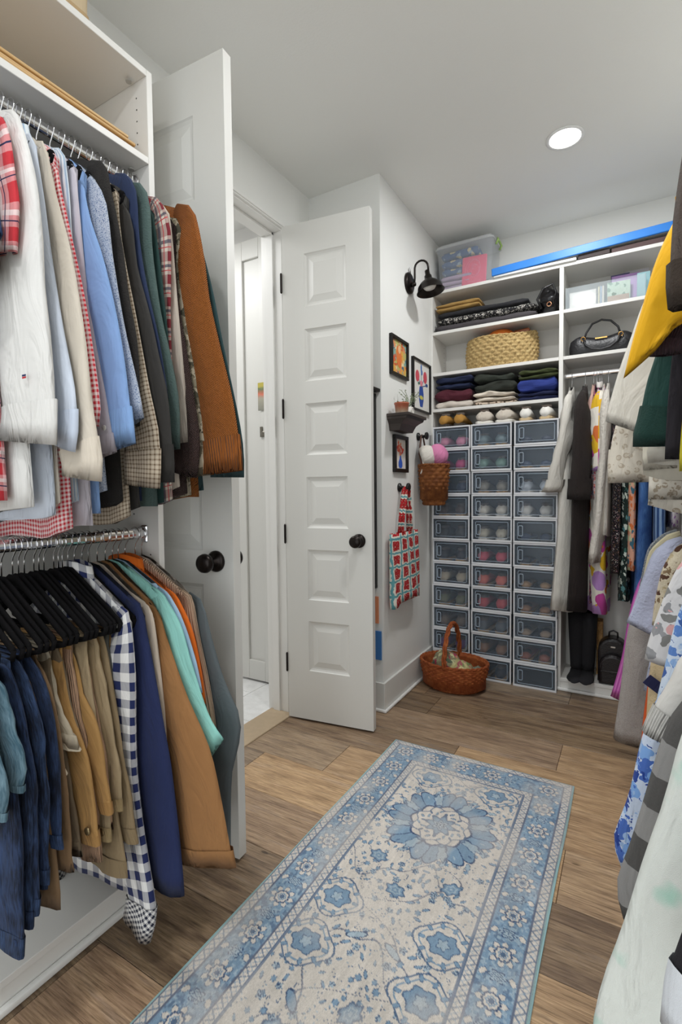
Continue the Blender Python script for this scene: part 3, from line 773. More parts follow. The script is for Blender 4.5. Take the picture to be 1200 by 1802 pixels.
low('overshirt', 'tan brown work overshirt with stitched hem', .850, [(.220,-.190),(.250,-.250),(.312,-.375),(.385,-.490),(.420,-.606),(.455,-.760)], M_TAN, 34, hem=-.80, w0=.19, w1=.24, ty=.018, th=.014, cuff=M_TAN, cuff_len=.05, yo=-.006, wr=.06)
low('t_shirt', 'mint green tee with wide short sleeve', .872, [(.220,-.155),(.270,-.214),(.307,-.309),(.361,-.427),(.408,-.475)], fab('solid', '#93cfc4'), 35, hem=-.74, w0=.15, w1=.15)
low('t_shirt', 'pale sky blue tee behind the mint one', .890, [(.220,-.158),(.256,-.205),(.300,-.302),(.322,-.385)], fab('solid', '#a9c4dd'), 36, hem=-.72, w0=.14, w1=.13)
low('polo_shirt', 'bright orange polo shirt with open collar', .912, [(.222,-.165),(.268,-.237),(.297,-.339),(.310,-.425)], fab('solid', '#d9691f'), 37, hem=-.74, w0=.14, w1=.13, collar=fab('solid', '#dc6a1c'))
low('sweater', 'beige ribbed sweater near the open door', .946, [(.236,-.170),(.255,-.255),(.285,-.365),(.305,-.46),(.312,-.52)], fab('solid', '#c3a68c', relief='rib'), 38, hem=-.74, w0=.15, w1=.12, ty=.016)
low('raglan_shirt', 'grey raglan shirt with pale shoulders, last on lower rod', .968, [(.252,-.185),(.282,-.275),(.324,-.381),(.375,-.467),(.368,-.55),(.342,-.635),(.332,-.845)], fab('solid', '#b7aa9d'), 39, hem=-.88, w0=.16, w1=.13, ty=.014, sleeve_mat=fab('solid', '#5c6467'), yo=-.004)

# lower left rod: trousers
def pant(label, Y, edge, mat, seed, **kw):
    return pants(label, (RODX, Y, RZL), 0, edge, mat, seed, group='trousers on the lower left rod', **kw)
D1 = fab('denim', '#0d1424', '#3c527c'); D2 = fab('denim', '#101829', '#465f8a'); DL = fab('denim', '#3d5a68', '#8ba6b2')
pant('light wash blue jeans at the left frame edge', .452, [(.250,-.230),(.280,-.33),(.304,-.399),(.291,-.456)], DL, 41, w0=.24, w1=.2, cuffm=DL)
pant('dark indigo jeans nearest the light wash pair', .480, [(.22,-.202),(.262,-.348),(.285,-.468),(.285,-.740)], D1, 42, w0=.24, w1=.22, cuffm=D2)
pant('dark blue jeans second in the denim group', .508, [(.20,-.202),(.258,-.348),(.280,-.468),(.275,-.715)], D2, 43, w0=.24, w1=.22, cuffm=D1)
pant('faded indigo jeans last of the denim group', .538, [(.19,-.212),(.256,-.360),(.275,-.52),(.278,-.65)], D1, 44, w0=.22, w1=.2, cuffm=D2)
pant('brown trousers with hem hanging below the jeans', .560, [(.17,-.222),(.24,-.40),(.262,-.62),(.266,-.72)], fab('solid', '#7d6348'), 45, w0=.2, w1=.16)
pant('stone beige trousers with stitched side seam', .588, [(.160,-.220),(.185,-.344),(.245,-.455)], fab('solid', '#b3a894'), 46, w0=.2, w1=.16, cuffm=fab('solid', '#b9ad98'))
pant('dark taupe trousers between beige and tan pairs', .612, [(.160,-.220),(.19,-.36),(.225,-.50),(.255,-.64)], fab('solid', '#71624f'), 47, w0=.2, w1=.17)
pant('golden tan chinos with turned up hem', .638, [(.162,-.216),(.195,-.361),(.240,-.432),(.283,-.625)], fab('solid', '#a57f4d'), 48, w0=.2, w1=.15, cuffm=fab('solid', '#9c7646'), button=True)
pant('pinkish tan corduroy trousers', .660, [(.16,-.21),(.20,-.38),(.24,-.55),(.262,-.69)], fab('solid', '#b89377', relief='cord'), 49, w0=.19, w1=.15)
pant('khaki trousers with crumpled pocket and button', .684, [(.180,-.202),(.214,-.381),(.258,-.567),(.263,-.662)], fab('solid', '#9d8a6c'), 50, w0=.2, w1=.15, cuffm=fab('solid', '#97835f'), button=True)
pant('olive khaki trousers beside the gingham shirt', .708, [(.170,-.205),(.222,-.453),(.268,-.70),(.274,-.755)], fab('solid', '#8f7c5f'), 51, w0=.19, w1=.14, cuffm=fab('solid', '#8b785b'))
pant('golden brown trousers hanging at the gingham shirt', .730, [(.16,-.205),(.18,-.30),(.20,-.401)], fab('solid', '#8b6d47'), 52, w0=.16, w1=.13)
pant('dark slate trousers just before the gingham shirt', .745, [(.17,-.205),(.19,-.30),(.20,-.5)], fab('solid', '#4b4a45'), 53, w0=.15, w1=.13)
# empty-looking hangers packed among the trousers
for y_, w_ in ((.525, 'between the second and last dark jeans'), (.573, 'between brown and stone beige trousers'), (.625, 'between dark taupe trousers and golden tan chinos'), (.672, 'between corduroy and khaki trousers'), (.72, 'just after the olive khaki trousers'), (.783, 'between the gingham shirt and navy sweatshirt')):
    hanger((RODX, y_, RZL), 0, 'spare black velvet hanger '+w_, group='spare hangers on the lower left rod')
# ---------------------------------------------------------------- right-hand rods
def right(name, label, Y, edge, mat, seed, z=RZU, **kw):
    kw.setdefault('yo', .006)
    return shirt(name, label, (RRX, Y, z), PI, edge, mat, seed, group='clothes on the upper right rod' if z == RZU else 'clothes on the lower right rod', **kw)
right('fleece_jacket', 'dark brown plush fleece jacket at the upper right frame edge', .85, [(.150,-.20),(.174,-.38),(.185,-.468),(.191,-.528),(.193,-.606),(.190,-.642)], fab('solid', '#5a4f48', relief='fuzzy'), 61, hem=-.80, hwb=.130, w0=.15, w1=.14, ty=.03, th=.02, cuff=fab('solid', '#41372f', relief='fuzzy'), cuff_len=.06, wr=.15)
right('top', 'lime yellow top at the right frame edge', 1.60, [(.10,-.20),(.11,-.45),(.122,-.70),(.127,-.80),(.127,-.85)], fab('solid', '#cfc23a'), 62, hem=-.82, hwb=.11, w0=.09, w1=.08, cat='top')
right('sweater', 'black sweater sleeve hanging beside the green one', 1.64, [(.12,-.20),(.135,-.40),(.150,-.60),(.156,-.727),(.158,-.815)], fab('solid', '#221f24'), 63, hem=-.80, hwb=.125, w0=.11, w1=.08, ty=.014)
right('sweater', 'dark plum ribbed sweater under the yellow top', 1.60, [(.14,-.20),(.165,-.36),(.182,-.45),(.195,-.505),(.197,-.540)], fab('solid', '#3b2c33', relief='rib'), 64, hem=-.55, hwb=.12, w0=.12, w1=.09, cuff=fab('solid', '#43333a', relief='rib'), cuff_len=.04)
right('sweater', 'dark green wool sweater with fuzzy turned cuff', 1.67, [(.13,-.20),(.155,-.40),(.180,-.515),(.202,-.595),(.218,-.690),(.230,-.745),(.229,-.775)], fab('solid', '#23453f'), 65, hem=-.62, hwb=.125, w0=.13, w1=.155, ty=.022, cuff=fab('solid', '#1f3f38', relief='fuzzy'), cuff_len=.10)
right('blouse', 'bright yellow wide sleeved blouse', 1.55, [(.140,-.200),(.164,-.245),(.193,-.321),(.217,-.418),(.238,-.502),(.258,-.600)], fab('solid', '#e9b01f'), 66, hem=-.45, hwb=.150, w0=.16, w1=.125, ty=.03, wr=.25, tilt=1.15)
right('blouse', 'cream white wide sleeved blouse behind the yellow one', 1.98, [(.17,-.19),(.215,-.29),(.243,-.38),(.275,-.48),(.302,-.585),(.318,-.660)], fab('solid', '#ddd8cd'), 67, hem=-.66, hwb=.17, w0=.15, w1=.20, ty=.022, tilt=-.25)
right('t_shirt', 'white cropped tee with curved hem above the denim', 1.74, [(.13,-.22),(.16,-.45),(.190,-.66),(.195,-.78),(.192,-.82)], fab('solid', '#d8d3c6'), 68, hem=-.835, hwb=.15, hwh=.192, w0=.12, w1=.10, cuff=fab('solid', '#dcd7ca'), cuff_len=.03)
right('t_shirt', 'ivory tee second from the leopard jacket', 1.80, [(.14,-.22),(.17,-.45),(.200,-.65),(.208,-.78),(.206,-.84)], fab('solid', '#d3cdbd'), 69, hem=-.875, hwb=.155, hwh=.206, w0=.12, w1=.10)
right('jacket', 'off white leopard print denim jacket', 1.90, [(.14,-.22),(.16,-.45),(.182,-.741),(.188,-.880),(.189,-.93)], fab('leopard', '#e0dacd', '#b3a591', scale=38), 70, hem=-.975, hwb=.155, hwh=.190, w0=.12, w1=.11, ty=.016)
right('blouse', 'cream leopard print blouse with gathered sleeve', 2.12, [(.19,-.25),(.240,-.371),(.264,-.561),(.296,-.690),(.308,-.775),(.308,-.875)], fab('leopard', '#ddd5c6', '#bdb09d', scale=42), 71, hem=-.86, hwb=.19, hwh=.25, w0=.14, w1=.16, ty=.02, cuff=fab('leopard', '#ddd5c6', '#bdb09d', scale=42), cuff_len=.10)
def rlow(*a, **kw): return right(*a, z=RZL, **kw)
rlow('skirt_dress', 'pink pleated dress at the far end of the lower right rod', 2.46, [(.15,-.16),(.21,-.30),(.242,-.448),(.261,-.600),(.288,-.730),(.305,-.798)], fab('stripe', '#d27ac0', '#b04f9f', s=.012), 81, cat='dress', hem=-.80, w0=.12, w1=.12)
rlow('cardigan', 'grey speckled knit cardigan with rounded shoulder', 2.36, [(.136,-.077),(.175,-.126),(.197,-.240),(.214,-.361),(.236,-.461)], fab('speckle', '#5a6068', '#a9adb0', '#7d848a', scale=20, relief='fuzzy'), 82, cat='sweater', hem=-.60, w0=.14, w1=.12)
rlow('cardigan', 'pale yellow cream cardigan under the grey knit', 2.28, [(.131,-.078),(.173,-.133),(.191,-.225),(.211,-.364)], fab('solid', '#d8cfae'), 83, cat='sweater', hem=-.55, w0=.13, w1=.11)
rlow('wool_coat', 'light grey pilled wool coat reaching near the floor', 2.18, [(.136,-.11),(.20,-.25),(.234,-.390),(.248,-.480),(.266,-.686),(.286,-.855)], fab('speckle', '#a29a95', '#b5aea8', '#968e89', scale=34, relief='fuzzy'), 84, cat='coat', hem=-.70, w0=.15, w1=.15, ty=.035, th=.02, wr=.05)
rlow('top', 'bright orange top peeking below the beige sweater', 2.00, [(.12,-.15),(.16,-.40),(.188,-.65),(.197,-.80),(.196,-.835)], fab('solid', '#cf5a2a'), 85, cat='top', hem=-.80, w0=.1, w1=.06)
rlow('sweater', 'lavender blue fuzzy short sleeved sweater', 2.06, [(.142,-.080),(.170,-.115),(.199,-.208),(.227,-.313),(.246,-.366)], fab('solid', '#b4b9cf', relief='crinkle'), 86, hem=-.62, hwh=.19, w0=.16, w1=.145, ty=.03, th=.02)
rlow('cardigan', 'brown and cream crochet cardigan', 1.86, [(.116,-.071),(.148,-.135),(.168,-.246),(.174,-.320)], fab('print', '#d9cdb4', '#5a3d2e', '#8a7358', '#c9b894', scale=42, th=.45, relief='fuzzy'), 87, cat='sweater', hem=-.36, hwb=.13, w0=.13, w1=.12, ty=.022)
bsw = rlow('sweater', 'beige knitted sweater with a navy patch', 1.78, [(.105,-.12),(.150,-.246),(.178,-.413),(.188,-.600),(.192,-.676)], fab('solid', '#d3bd96', relief='fuzzy'), 88, hem=-.66, hwb=.11, w0=.12, w1=.13, ty=.02)
MB().cbox((0, 0, 0), (.060, .003, .034)).build('navy_patch', fab('solid', '#26284a'), bsw, bevel=.001, loc=(.165, .040, -.475), rot=(0, math.radians(-35), 0))
rlow('blouse', 'white blouse with grey and pink floral print', 1.55, [(.123,-.075),(.144,-.122),(.168,-.200),(.191,-.287),(.200,-.340)], fab('print', '#d8d6d6', '#83827f', '#d9a7a6', '#98989a', scale=24, th=.42), 89, hem=-.50, hwb=.12, w0=.14, w1=.16, ty=.022)
rlow('blouse', 'blue and white watercolour floral blouse, thin strip', 1.34, [(.120,-.100),(.146,-.182),(.161,-.263),(.177,-.352),(.184,-.395)], fab('print', '#cdd9e8', '#5d84c4', '#8fb0dc', '#3f5fa0', '#b4c9e4', scale=40, th=.55), 90, hem=-.52, hwb=.115, w0=.11, w1=.09, ty=.018)
rlow('sweatshirt', 'off white sweatshirt with ribbed cuff between two blue prints', 0.94, [(.118,-.090),(.163,-.142),(.178,-.182),(.200,-.233),(.214,-.275)], fab('solid', '#cfccc6'), 91, hem=-.55, hwb=.118, w0=.11, w1=.075, ty=.022, cuff=fab('solid', '#cbc8c2', relief='rib'), cuff_len=.05)
rlow('blouse', 'white blouse with bold blue leaf print', 1.00, [(.120,-.11),(.165,-.19),(.196,-.248),(.216,-.322),(.232,-.417),(.252,-.490),(.256,-.518),(.242,-.562)], fab('print', '#c9d4e6', '#27428f', '#7ea6dc', '#4a6cb8', '#9db9df', scale=44, th=.55), 92, hem=-.60, hwb=.115, w0=.11, w1=.075, ty=.022)
rlow('flannel_shirt', 'grey and black buffalo check flannel shirt', .88, [(.110,-.11),(.150,-.170),(.174,-.205),(.193,-.262),(.213,-.356),(.231,-.435),(.248,-.506),(.238,-.560)], fab('bufcheck', '#8f8d8b', '#4f4d4b', '#141213', s=.105), 93, hem=-.62, hwb=.12, w0=.12, w1=.10, ty=.024)
rlow('robe', 'white robe with green watercolour blots nearest the viewer', .68, [(.120,-.09),(.160,-.115),(.180,-.150),(.198,-.241),(.217,-.317),(.238,-.412),(.256,-.480),(.268,-.545),(.272,-.62)], fab('wash', '#d6d9d2', '#a9cdbd', '#35a57f', scale=9), 94, cat='robe', hem=-.75, hwb=.13, w0=.13, w1=.15, ty=.02, wr=.15)
rlow('jacket', 'black and white colour block jacket at lower right corner', .56, [(.110,-.10),(.145,-.16),(.170,-.23),(.188,-.30),(.198,-.345),(.202,-.40)], fab('solid', '#1d1b1f'), 95, hem=-.60, hwb=.12, w0=.10, w1=.08, ty=.016, cuff=fab('solid', '#cdd0d4'), cuff_len=.06)

# ---------------------------------------------------------------- clothes on the back rod (garments face sideways)
def back(name, label, X, sl_end, hem, mat, seed, fx=.225, **kw):
    e = [(fx-.035, -.150), (fx-.012, -.21), (fx, -.30), (fx+.005, .5*(sl_end-.15)), (fx+.005, sl_end*.8), (fx, sl_end)]
    kw.setdefault('ty', .026); kw.setdefault('th', .022)
    return shirt(name, label, (X, BRX, BRZ), -PI/2, e, mat, seed, group='clothes on the back rod', hem=hem, hwb=fx-.03, lsl=False, backlim=.155, hscale=.70, **kw)
C_ROBE = fab('solid', '#d9d5cc')
back('robe', 'long off white robe at the left end of the back rod', -.300, -.66, -1.33, C_ROBE, 101, cat='robe', w0=.13, w1=.10, ty=.034, th=.034, yend=-.085, shear=-.085, cuff=C_ROBE, cuff_len=.06, wr=.3, fold=.014)
C_COAT = fab('solid', '#2d2624', relief='fuzzy')
back('fleece_robe', 'long dark brown fleece robe with turned up cuff', -.232, -.70, -1.32, C_COAT, 102, fx=.27, cat='robe', w0=.15, w1=.16, ty=.040, th=.034, shear=-.075, cuff=C_COAT, cuff_len=.09, fold=.012)
back('blouse', 'blush satin blouse beside the dark robe', -.190, -.42, -.60, fab('solid', '#cfa698', rough=.45), 103, fx=.18, ty=.02, th=.014)
back('blouse', 'small red and white floral blouse on the back rod', -.160, -.70, -.80, fab('print', '#cfc4c4', '#b3475a', '#47507e', '#d98a76', scale=75, th=.5), 104, fx=.20, ty=.026, th=.018, collar=fab('solid', '#d8d2cc'))
back('dress', 'dress with large pink orange and yellow flowers', -.150, -.55, -1.32, fab('print', '#e8e2d6', '#c24a9a', '#e0b32a', '#d9733a', '#b58ac6', scale=10, th=.55), 105, fx=.225, cat='dress', ty=.045, th=.045, w1=.1, fold=.012)
back('blouse', 'white embroidered blouse with scalloped long sleeve', -.118, -1.03, -.90, fab('solid', '#d9d3c9', relief='crinkle'), 106, fx=.26, ty=.028, th=.020, w0=.13, w1=.15, yend=-.05, wr=.3)
back('dress', 'purple and red ditsy floral dress', -.175, -.50, -1.28, fab('print', '#55313f', '#a8475a', '#c98aa2', '#7a5a86', scale=60, th=.5), 107, fx=.17, cat='dress', ty=.02, th=.02)
back('dress', 'black dress with white dots', -.066, -.50, -1.10, fab('print', '#1d1a20', '#dcd6cf', '#c99aa0', '#8a6a3a', scale=85, th=.30), 108, fx=.22, cat='dress', ty=.026, th=.024)
back('dress', 'green dress with white teardrop leaf print', -.030, -.45, -1.25, fab('print', '#20302c', '#cfd8cc', '#5d8f92', '#3d6a62', scale=32, th=.45), 109, fx=.20, cat='dress', ty=.024, th=.024)
back('dress', 'peach dress with teal and green abstract print', .000, -.48, -1.08, fab('print', '#d9a48c', '#d9743f', '#3f6b7d', '#c9cfa2', scale=26, th=.5), 110, fx=.235, cat='dress', ty=.026, th=.022)
back('jeans_dress', 'mid blue gathered denim dress', .052, -.42, -1.28, fab('denim', '#2f528c', '#5f8cc8'), 111, fx=.245, cat='dress', ty=.034, th=.034, fold=.016)
back('dress', 'striped blue dress behind the leopard jacket', .125, -.45, -1.15, fab('stripe', '#3d5f97', '#8ea9c9', '#1d2440', s=.03), 112, fx=.24, cat='dress', ty=.03, th=.03)
back('blouse', 'white and lilac print blouse on the back rod', .185, -.60, -.85, fab('print', '#d9d2d6', '#9a6fa8', '#c7b4c9', scale=40, th=.4), 113, fx=.22, ty=.026, th=.02)
# ---------------------------------------------------------------- rug
def make_rug():
    X0, X1, Y1, L = -.926, -.176, 2.064, 2.06
    W = X1-X0; nx, ny = 272, 746
    u = np.linspace(0, W, nx); v = np.linspace(0, L, ny)
    U, V = np.meshgrid(u, v)                     # V measured from the far end
    rng = np.random.RandomState(5)
    def nz(sx, sy, seed):                        # smooth value noise
        r = np.random.RandomState(seed); gx, gy = int(W/sx)+3, int(L/sy)+3
        g = r.rand(gy, gx); a = U/sx; b = V/sy; i = a.astype(int); j = b.astype(int); fa, fb = a-i, b-j
        fa = fa*fa*(3-2*fa); fb = fb*fb*(3-2*fb)
        return (g[j, i]*(1-fa)+g[j, i+1]*fa)*(1-fb)+(g[j+1, i]*(1-fa)+g[j+1, i+1]*fa)*fb
    C = lambda h: np.array(srgb(h)[:3])
    cream, blue, dark, lite, deep, teal = C('#dcd4ca'), C('#86a1b8'), C('#5c7390'), C('#aebfca'), C('#44587a'), C('#a2bfc0')
    img = np.zeros((ny, nx, 3)); img[:] = cream
    def put(mask, col, a=1.0):
        m = (mask*a)[..., None] if mask.dtype != bool else (mask.astype(float)*a)[..., None]
        img[:] = img*(1-m)+col*m
    D = np.minimum(np.minimum(U, W-U), np.minimum(V, L-V))
    wear = nz(.012, .05, 1)*.5+nz(.05, .2, 2)*.5
    def blob(cx, cy, rx, ry, ang, col, edge=None, lobes=0, amp=.2, ring=None, a=1.0, er=.82):
        R = max(rx, ry)*1.4+.01
        i0, i1 = max(int((cx-R)/W*(nx-1)), 0), min(int((cx+R)/W*(nx-1))+2, nx); j0, j1 = max(int((cy-R)/L*(ny-1)), 0), min(int((cy+R)/L*(ny-1))+2, ny)
        if i1 <= i0 or j1 <= j0: return
        du, dv = U[j0:j1, i0:i1]-cx, V[j0:j1, i0:i1]-cy
        p = (du*math.cos(ang)+dv*math.sin(ang))/rx; q = (-du*math.sin(ang)+dv*math.cos(ang))/ry
        r = np.sqrt(p*p+q*q)
        if lobes: r = r/(1+amp*np.cos(lobes*np.arctan2(q, p)))
        sub = img[j0:j1, i0:i1]
        if edge is not None:
            m = (r < 1.0)[..., None]*a; sub[:] = sub*(1-m)+edge*m
            m = (r < er)[..., None]*a; sub[:] = sub*(1-m)+col*m
        else:
            m = (r < 1.0)[..., None]*a; sub[:] = sub*(1-m)+col*m
        if ring is not None:
            m = (np.abs(r-.5) < .09)[..., None]*a; sub[:] = sub*(1-m)+ring*m
            m = (r < .17)[..., None]*a; sub[:] = sub*(1-m)+ring*m
    def leafspray(cx, cy, n, s, ang0):
        for k in range(n):
            a = ang0+k*2.4; d = s*(.5+.5*k/n)
            blob(cx+d*math.cos(a), cy+d*math.sin(a), s*.36, s*.17, a, [blue, lite, blue, dark][k % 4], dark if k % 2 else deep)
    # field: vines and leaves
    for k in range(7):
        ph = k*1.3; y0 = .15+k*.29
        cu = W/2+.13*np.sin(V*16+ph)+.03*np.sin(V*41+ph*2)
        put((np.abs(U-cu) < .0024) & (np.abs(V-y0) < .2), deep, .8)
        cv = y0+.05*np.sin(U*21+ph)+.02*np.sin(U*50+ph)
        put(np.abs(V-cv) < .0024, deep, .75)
    pts = []
    for t_ in range(4200):
        cx, cy = rng.uniform(.165, W-.165), rng.uniform(.165, L-.02)
        if all((cx-a)**2+(cy-b)**2 > .0185**2 for a, b in pts):
            pts.append((cx, cy))
    for i, (cx, cy) in enumerate(pts):
        s = rng.uniform(.007, .0115); a = rng.uniform(0, 6.28); k = i % 5
        if k == 0: blob(cx, cy, s, s, a, lite, dark, 5, .18, deep)
        elif k == 1: blob(cx, cy, s*1.25, s*.5, a, blue, deep)
        elif k == 2: leafspray(cx, cy, 3, s*1.1, a)
        elif k == 3: blob(cx, cy, s*.8, s*.8, a, blue, dark, 6, .2)
        else: blob(cx, cy, s*1.3, s*.42, a, cream*.95, dark)
    def medallion(cx, cy, s):
        for k in range(16):
            a = k*PI/8; d = 1.18*s if k % 2 == 0 else 1.05*s
            blob(cx+d*math.cos(a), cy+d*math.sin(a)*1.05, .10*s, .045*s, a+.6, lite, dark)
        for k in range(8):
            a = k*PI/4+PI/8
            for sg in (-1, 1):
                aa = a+sg*.20; d = .78*s
                blob(cx+d*math.cos(aa), cy+d*math.sin(aa)*1.04, .34*s, .20*s, aa+sg*.35, blue*(.96 if sg > 0 else 1.05), deep, 3, .10, er=.90)
            blob(cx+.80*s*math.cos(a), cy+.80*s*math.sin(a)*1.04, .22*s, .10*s, a, lite*.95, dark, 5, .18, er=.8)
            for q_ in range(4):
                aq = a+(q_-1.5)*.16; dq = (.92+.06*(q_ % 2))*s
                blob(cx+dq*math.cos(aq), cy+dq*math.sin(aq)*1.04, .05*s, .02*s, aq, dark if q_ % 2 else lite)
        blob(cx, cy, .62*s, .64*s, 0, cream*.96, deep, 8, .07, er=.93)
        blob(cx, cy, .54*s, .55*s, .3, cream, dark, 8, .10, er=.95)
        for k in range(24):
            a = k*PI/12; blob(cx+(.44 if k % 2 else .36)*s*math.cos(a), cy+(.44 if k % 2 else .36)*s*math.sin(a), .06*s, .028*s, a+.5*(k % 3), dark if k % 3 == 0 else blue, deep)
        blob(cx, cy, .28*s, .28*s, 0, blue, dark, 8, .2); blob(cx, cy, .15*s, .15*s, .3, lite, dark, 6, .25, deep)
    for (mx, my, ms) in ((W*.5, .47, .165), (W*.5, 1.52, .175)): medallion(mx, my, ms)
    for sx in (-1, 1):                               # palmettes with scroll outlines between the medallions
        for (ox, my) in ((.155, .90), (.155, 1.06), (.125, .215), (.13, 1.97)):
            cx = W/2+sx*ox
            blob(cx, my, .075, .066, 0, cream, dark, 4, .10, er=.94); blob(cx, my, .060, .053, 0, cream, blue, 4, .10, er=.93)
            for k in range(10): blob(cx+.056*math.cos(k*.628), my+.056*math.sin(k*.628), .010, .006, k*.628, blue, dark)
            blob(cx, my, .040, .034, 0, blue, dark, 6, .12, er=.9); blob(cx, my, .016, .016, 0, lite, dark, 5, .25)
        blob(W/2+sx*.05, .98, .030, .010, sx*.5, lite, deep); blob(W/2+sx*.10, 1.20, .030, .012, -sx*.8, blue, deep)
    for (cx, cy) in ((W/2-.02, .80), (W/2+.03, 1.16), (W/2-.12, .70), (W/2+.12, .72), (W/2-.1, 1.27), (W/2+.11, 1.3)): blob(cx, cy, .030, .022, rng.uniform(0, 3), blue, dark, 6, .15, lite)
    # borders
    b_in = D < .166; put(b_in, cream)
    def along(): return np.where(np.minimum(U, W-U) < np.minimum(V, L-V), V, U)
    A = along()
    def guard(lo, hi, per):
        c = (lo+hi)/2; h = (hi-lo)/2
        zz = np.abs(((A/per) % 1)-.5)*4-1
        put((D > lo) & (D < hi), cream)
        put((D > lo) & (D < hi) & (np.abs((D-c)/h-zz*.75) < .22), dark, .8)
        put((D > lo) & (D < hi) & (np.abs((D-c)/h+zz*.75) < .14), blue, .7)
        for e in (lo, hi): put(np.abs(D-e) < .0022, deep, .85)
    guard(.008, .034, .034); guard(.132, .158, .028)
    band = (D >= .036) & (D <= .130)
    put(band, blue); put(band & (nz(.006, .006, 7) > .62), lite, .7); put(band & (nz(.008, .008, 8) > .70), dark, .7)
    put((np.abs(D-.160) < .004), dark, .85)
    n = 16
    def border_pt(side, a):
        return {0: (.083, a), 1: (W-.083, a), 2: (a, .083)}[side]
    for side in (0, 1, 2):
        a = .083 if side < 2 else .20; k = 0
        while a < (L if side < 2 else W-.2):
            cx, cy = border_pt(side, a)
            if k % 2 == 0:
                for q_ in range(8): blob(cx+.027*math.cos(q_*.785), cy+.027*math.sin(q_*.785), .011, .008, q_*.785, cream, dark)
                blob(cx, cy, .021, .021, 0, cream, deep, 8, .12, blue); blob(cx, cy, .007, .007, 0, dark)
            else:
                blob(cx, cy, .020, .014, 0 if side < 2 else PI/2, lite, deep, 6, .25, dark)
                for q_ in (-1, 1):
                    blob(cx+(.035*q_ if side < 2 else 0), cy+(0 if side < 2 else .035*q_), .012, .008, q_, cream, dark)
            a += .064; k += 1
    put(D < .0075, teal); 
    # wear of the pile: faded yarn
    f = (.80+.30*wear+.16*(nz(.004, .02, 11)-.5))[..., None]; img *= f
    fade = np.clip((nz(.06, .10, 12)-.42)*1.3, 0, .42)[..., None]; img[:] = img*(1-fade)+cream*.93*fade
    t = thing('runner_rug', 'blue and cream oriental medallion runner rug on the plank floor', 'rug', (X0, Y1, 0))
    wav = .0015*np.sin(V*9)*np.exp(-D/.03)
    Z = .0062+.0006*(nz(.006, .006, 13)-.5)+wav; Z[D < .004] = .003
    vs = np.stack([U+.002*np.sin(V*7), -V, Z], -1).reshape(-1, 3)
    idx = np.arange(nx*ny).reshape(ny, nx)
    fs = np.stack([idx[:-1, :-1], idx[1:, :-1], idx[1:, 1:], idx[:-1, 1:]], -1).reshape(-1, 4)
    me = bpy.data.meshes.new('rug_pile'); me.vertices.add(len(vs)); me.vertices.foreach_set('co', vs.ravel())
    me.loops.add(fs.size); me.loops.foreach_set('vertex_index', fs.ravel())
    me.polygons.add(len(fs)); me.polygons.foreach_set('loop_start', np.arange(0, fs.size, 4)); me.polygons.foreach_set('loop_total', np.full(len(fs), 4))
    me.update(); me.validate()
    ca = me.color_attributes.new('yarn', 'FLOAT_COLOR', 'POINT')
    ca.data.foreach_set('color', np.concatenate([img.reshape(-1, 3), np.ones((nx*ny, 1))], 1).ravel())
    m = NT('rug_yarn'); m.set(.95, 0, .1, .1); at = m.n('Attribute', attribute_name='yarn')
    o_ = m.obj(); n2 = m.noise(m.mapping(o_, (500, 160, 1)), 1, 2)
    m.col(m.mix(.35, at.outputs['Color'], m.ramp(n2.outputs[0], [(.3, '#b9b9b9'), (.6, '#ffffff')]), 'MULTIPLY')); m.bump(m.noise(o_, 700, 2).outputs[0], .0012)
    me.materials.append(m.m)
    o = bpy.data.objects.new('pile', me); COL.objects.link(o); o.parent = t
    b = MB(); b.box((.0008, -L+.0008, .0003), (W-.0008, -.0008, .0042)); b.build('backing', plain('rug_binding', '#8fb0b2', .9, vary=.1), t)
make_rug()

# ---------------------------------------------------------------- shoes and clear shoe boxes
def clear_mat(name, col, alpha, rough=.15):
    if name in MATS: return MATS[name]
    t = NT(name); t.set(rough, 0, .5, alpha=alpha); t.col(col); MATS[name] = t.m; return t.m
M_PANE = clear_mat('clear_pane', '#8593a2', .16, .10)
M_SHELL = clear_mat('smoky_shell', '#7a8693', .34, .3)
M_BINW = plain('white_plastic_rim', '#dcdde0', .35, vary=.01)
M_LINE = clear_mat('molded_edge', '#b9c6d3', .8, .2)

SHOE = {}
def shoe_mesh(kind):
    if kind in SHOE: return SHOE[kind]
    prof = {'sneaker': [(0, .022, .050), (.02, .033, .078), (.06, .036, .083), (.10, .037, .078), (.14, .040, .070), (.18, .043, .058), (.21, .043, .048), (.235, .036, .040), (.25, .018, .026)],
            'flat': [(0, .020, .040), (.02, .031, .052), (.06, .033, .044), (.10, .033, .038), (.14, .037, .036), (.18, .040, .036), (.21, .038, .034), (.23, .028, .028), (.243, .010, .018)],
            'slipper': [(0, .035, .055), (.02, .048, .080), (.06, .052, .088), (.10, .053, .088), (.14, .054, .084), (.18, .054, .076), (.22, .048, .062), (.245, .034, .044), (.255, .014, .026)]}[kind]
    up = MB(); rings = []
    for (y, w_, h) in prof:
        r = []
        for k in range(14):
            a = 2*PI*k/14; ca, sa = math.cos(a), math.sin(a)
            r.append((w_*ca*(1-.25*max(sa, 0)), y, .014+(h-.014)*(.5+.5*sa)))
        rings.append(r)
    up.loft(rings)
    # ankle opening
    op = MB(); hh = prof[2][2]
    op.loft([[(.026*math.cos(2*PI*k/14), .055+.042*math.sin(2*PI*k/14), z+.004*math.sin(2*PI*k/14)) for k in range(14)] for z in (hh-.012, hh+.002)], (False, True))
    so = MB(); so.loft([[(p[1]*s_*1.04*sg, p[0], z) for sg, pr in ((-1, prof), (1, prof[::-1])) for p in pr] for (z, s_) in ((0, .98), (.012, 1.0), (.018, .98))])
    SHOE[kind] = (up, op, so); return SHOE[kind]
SHC = {}
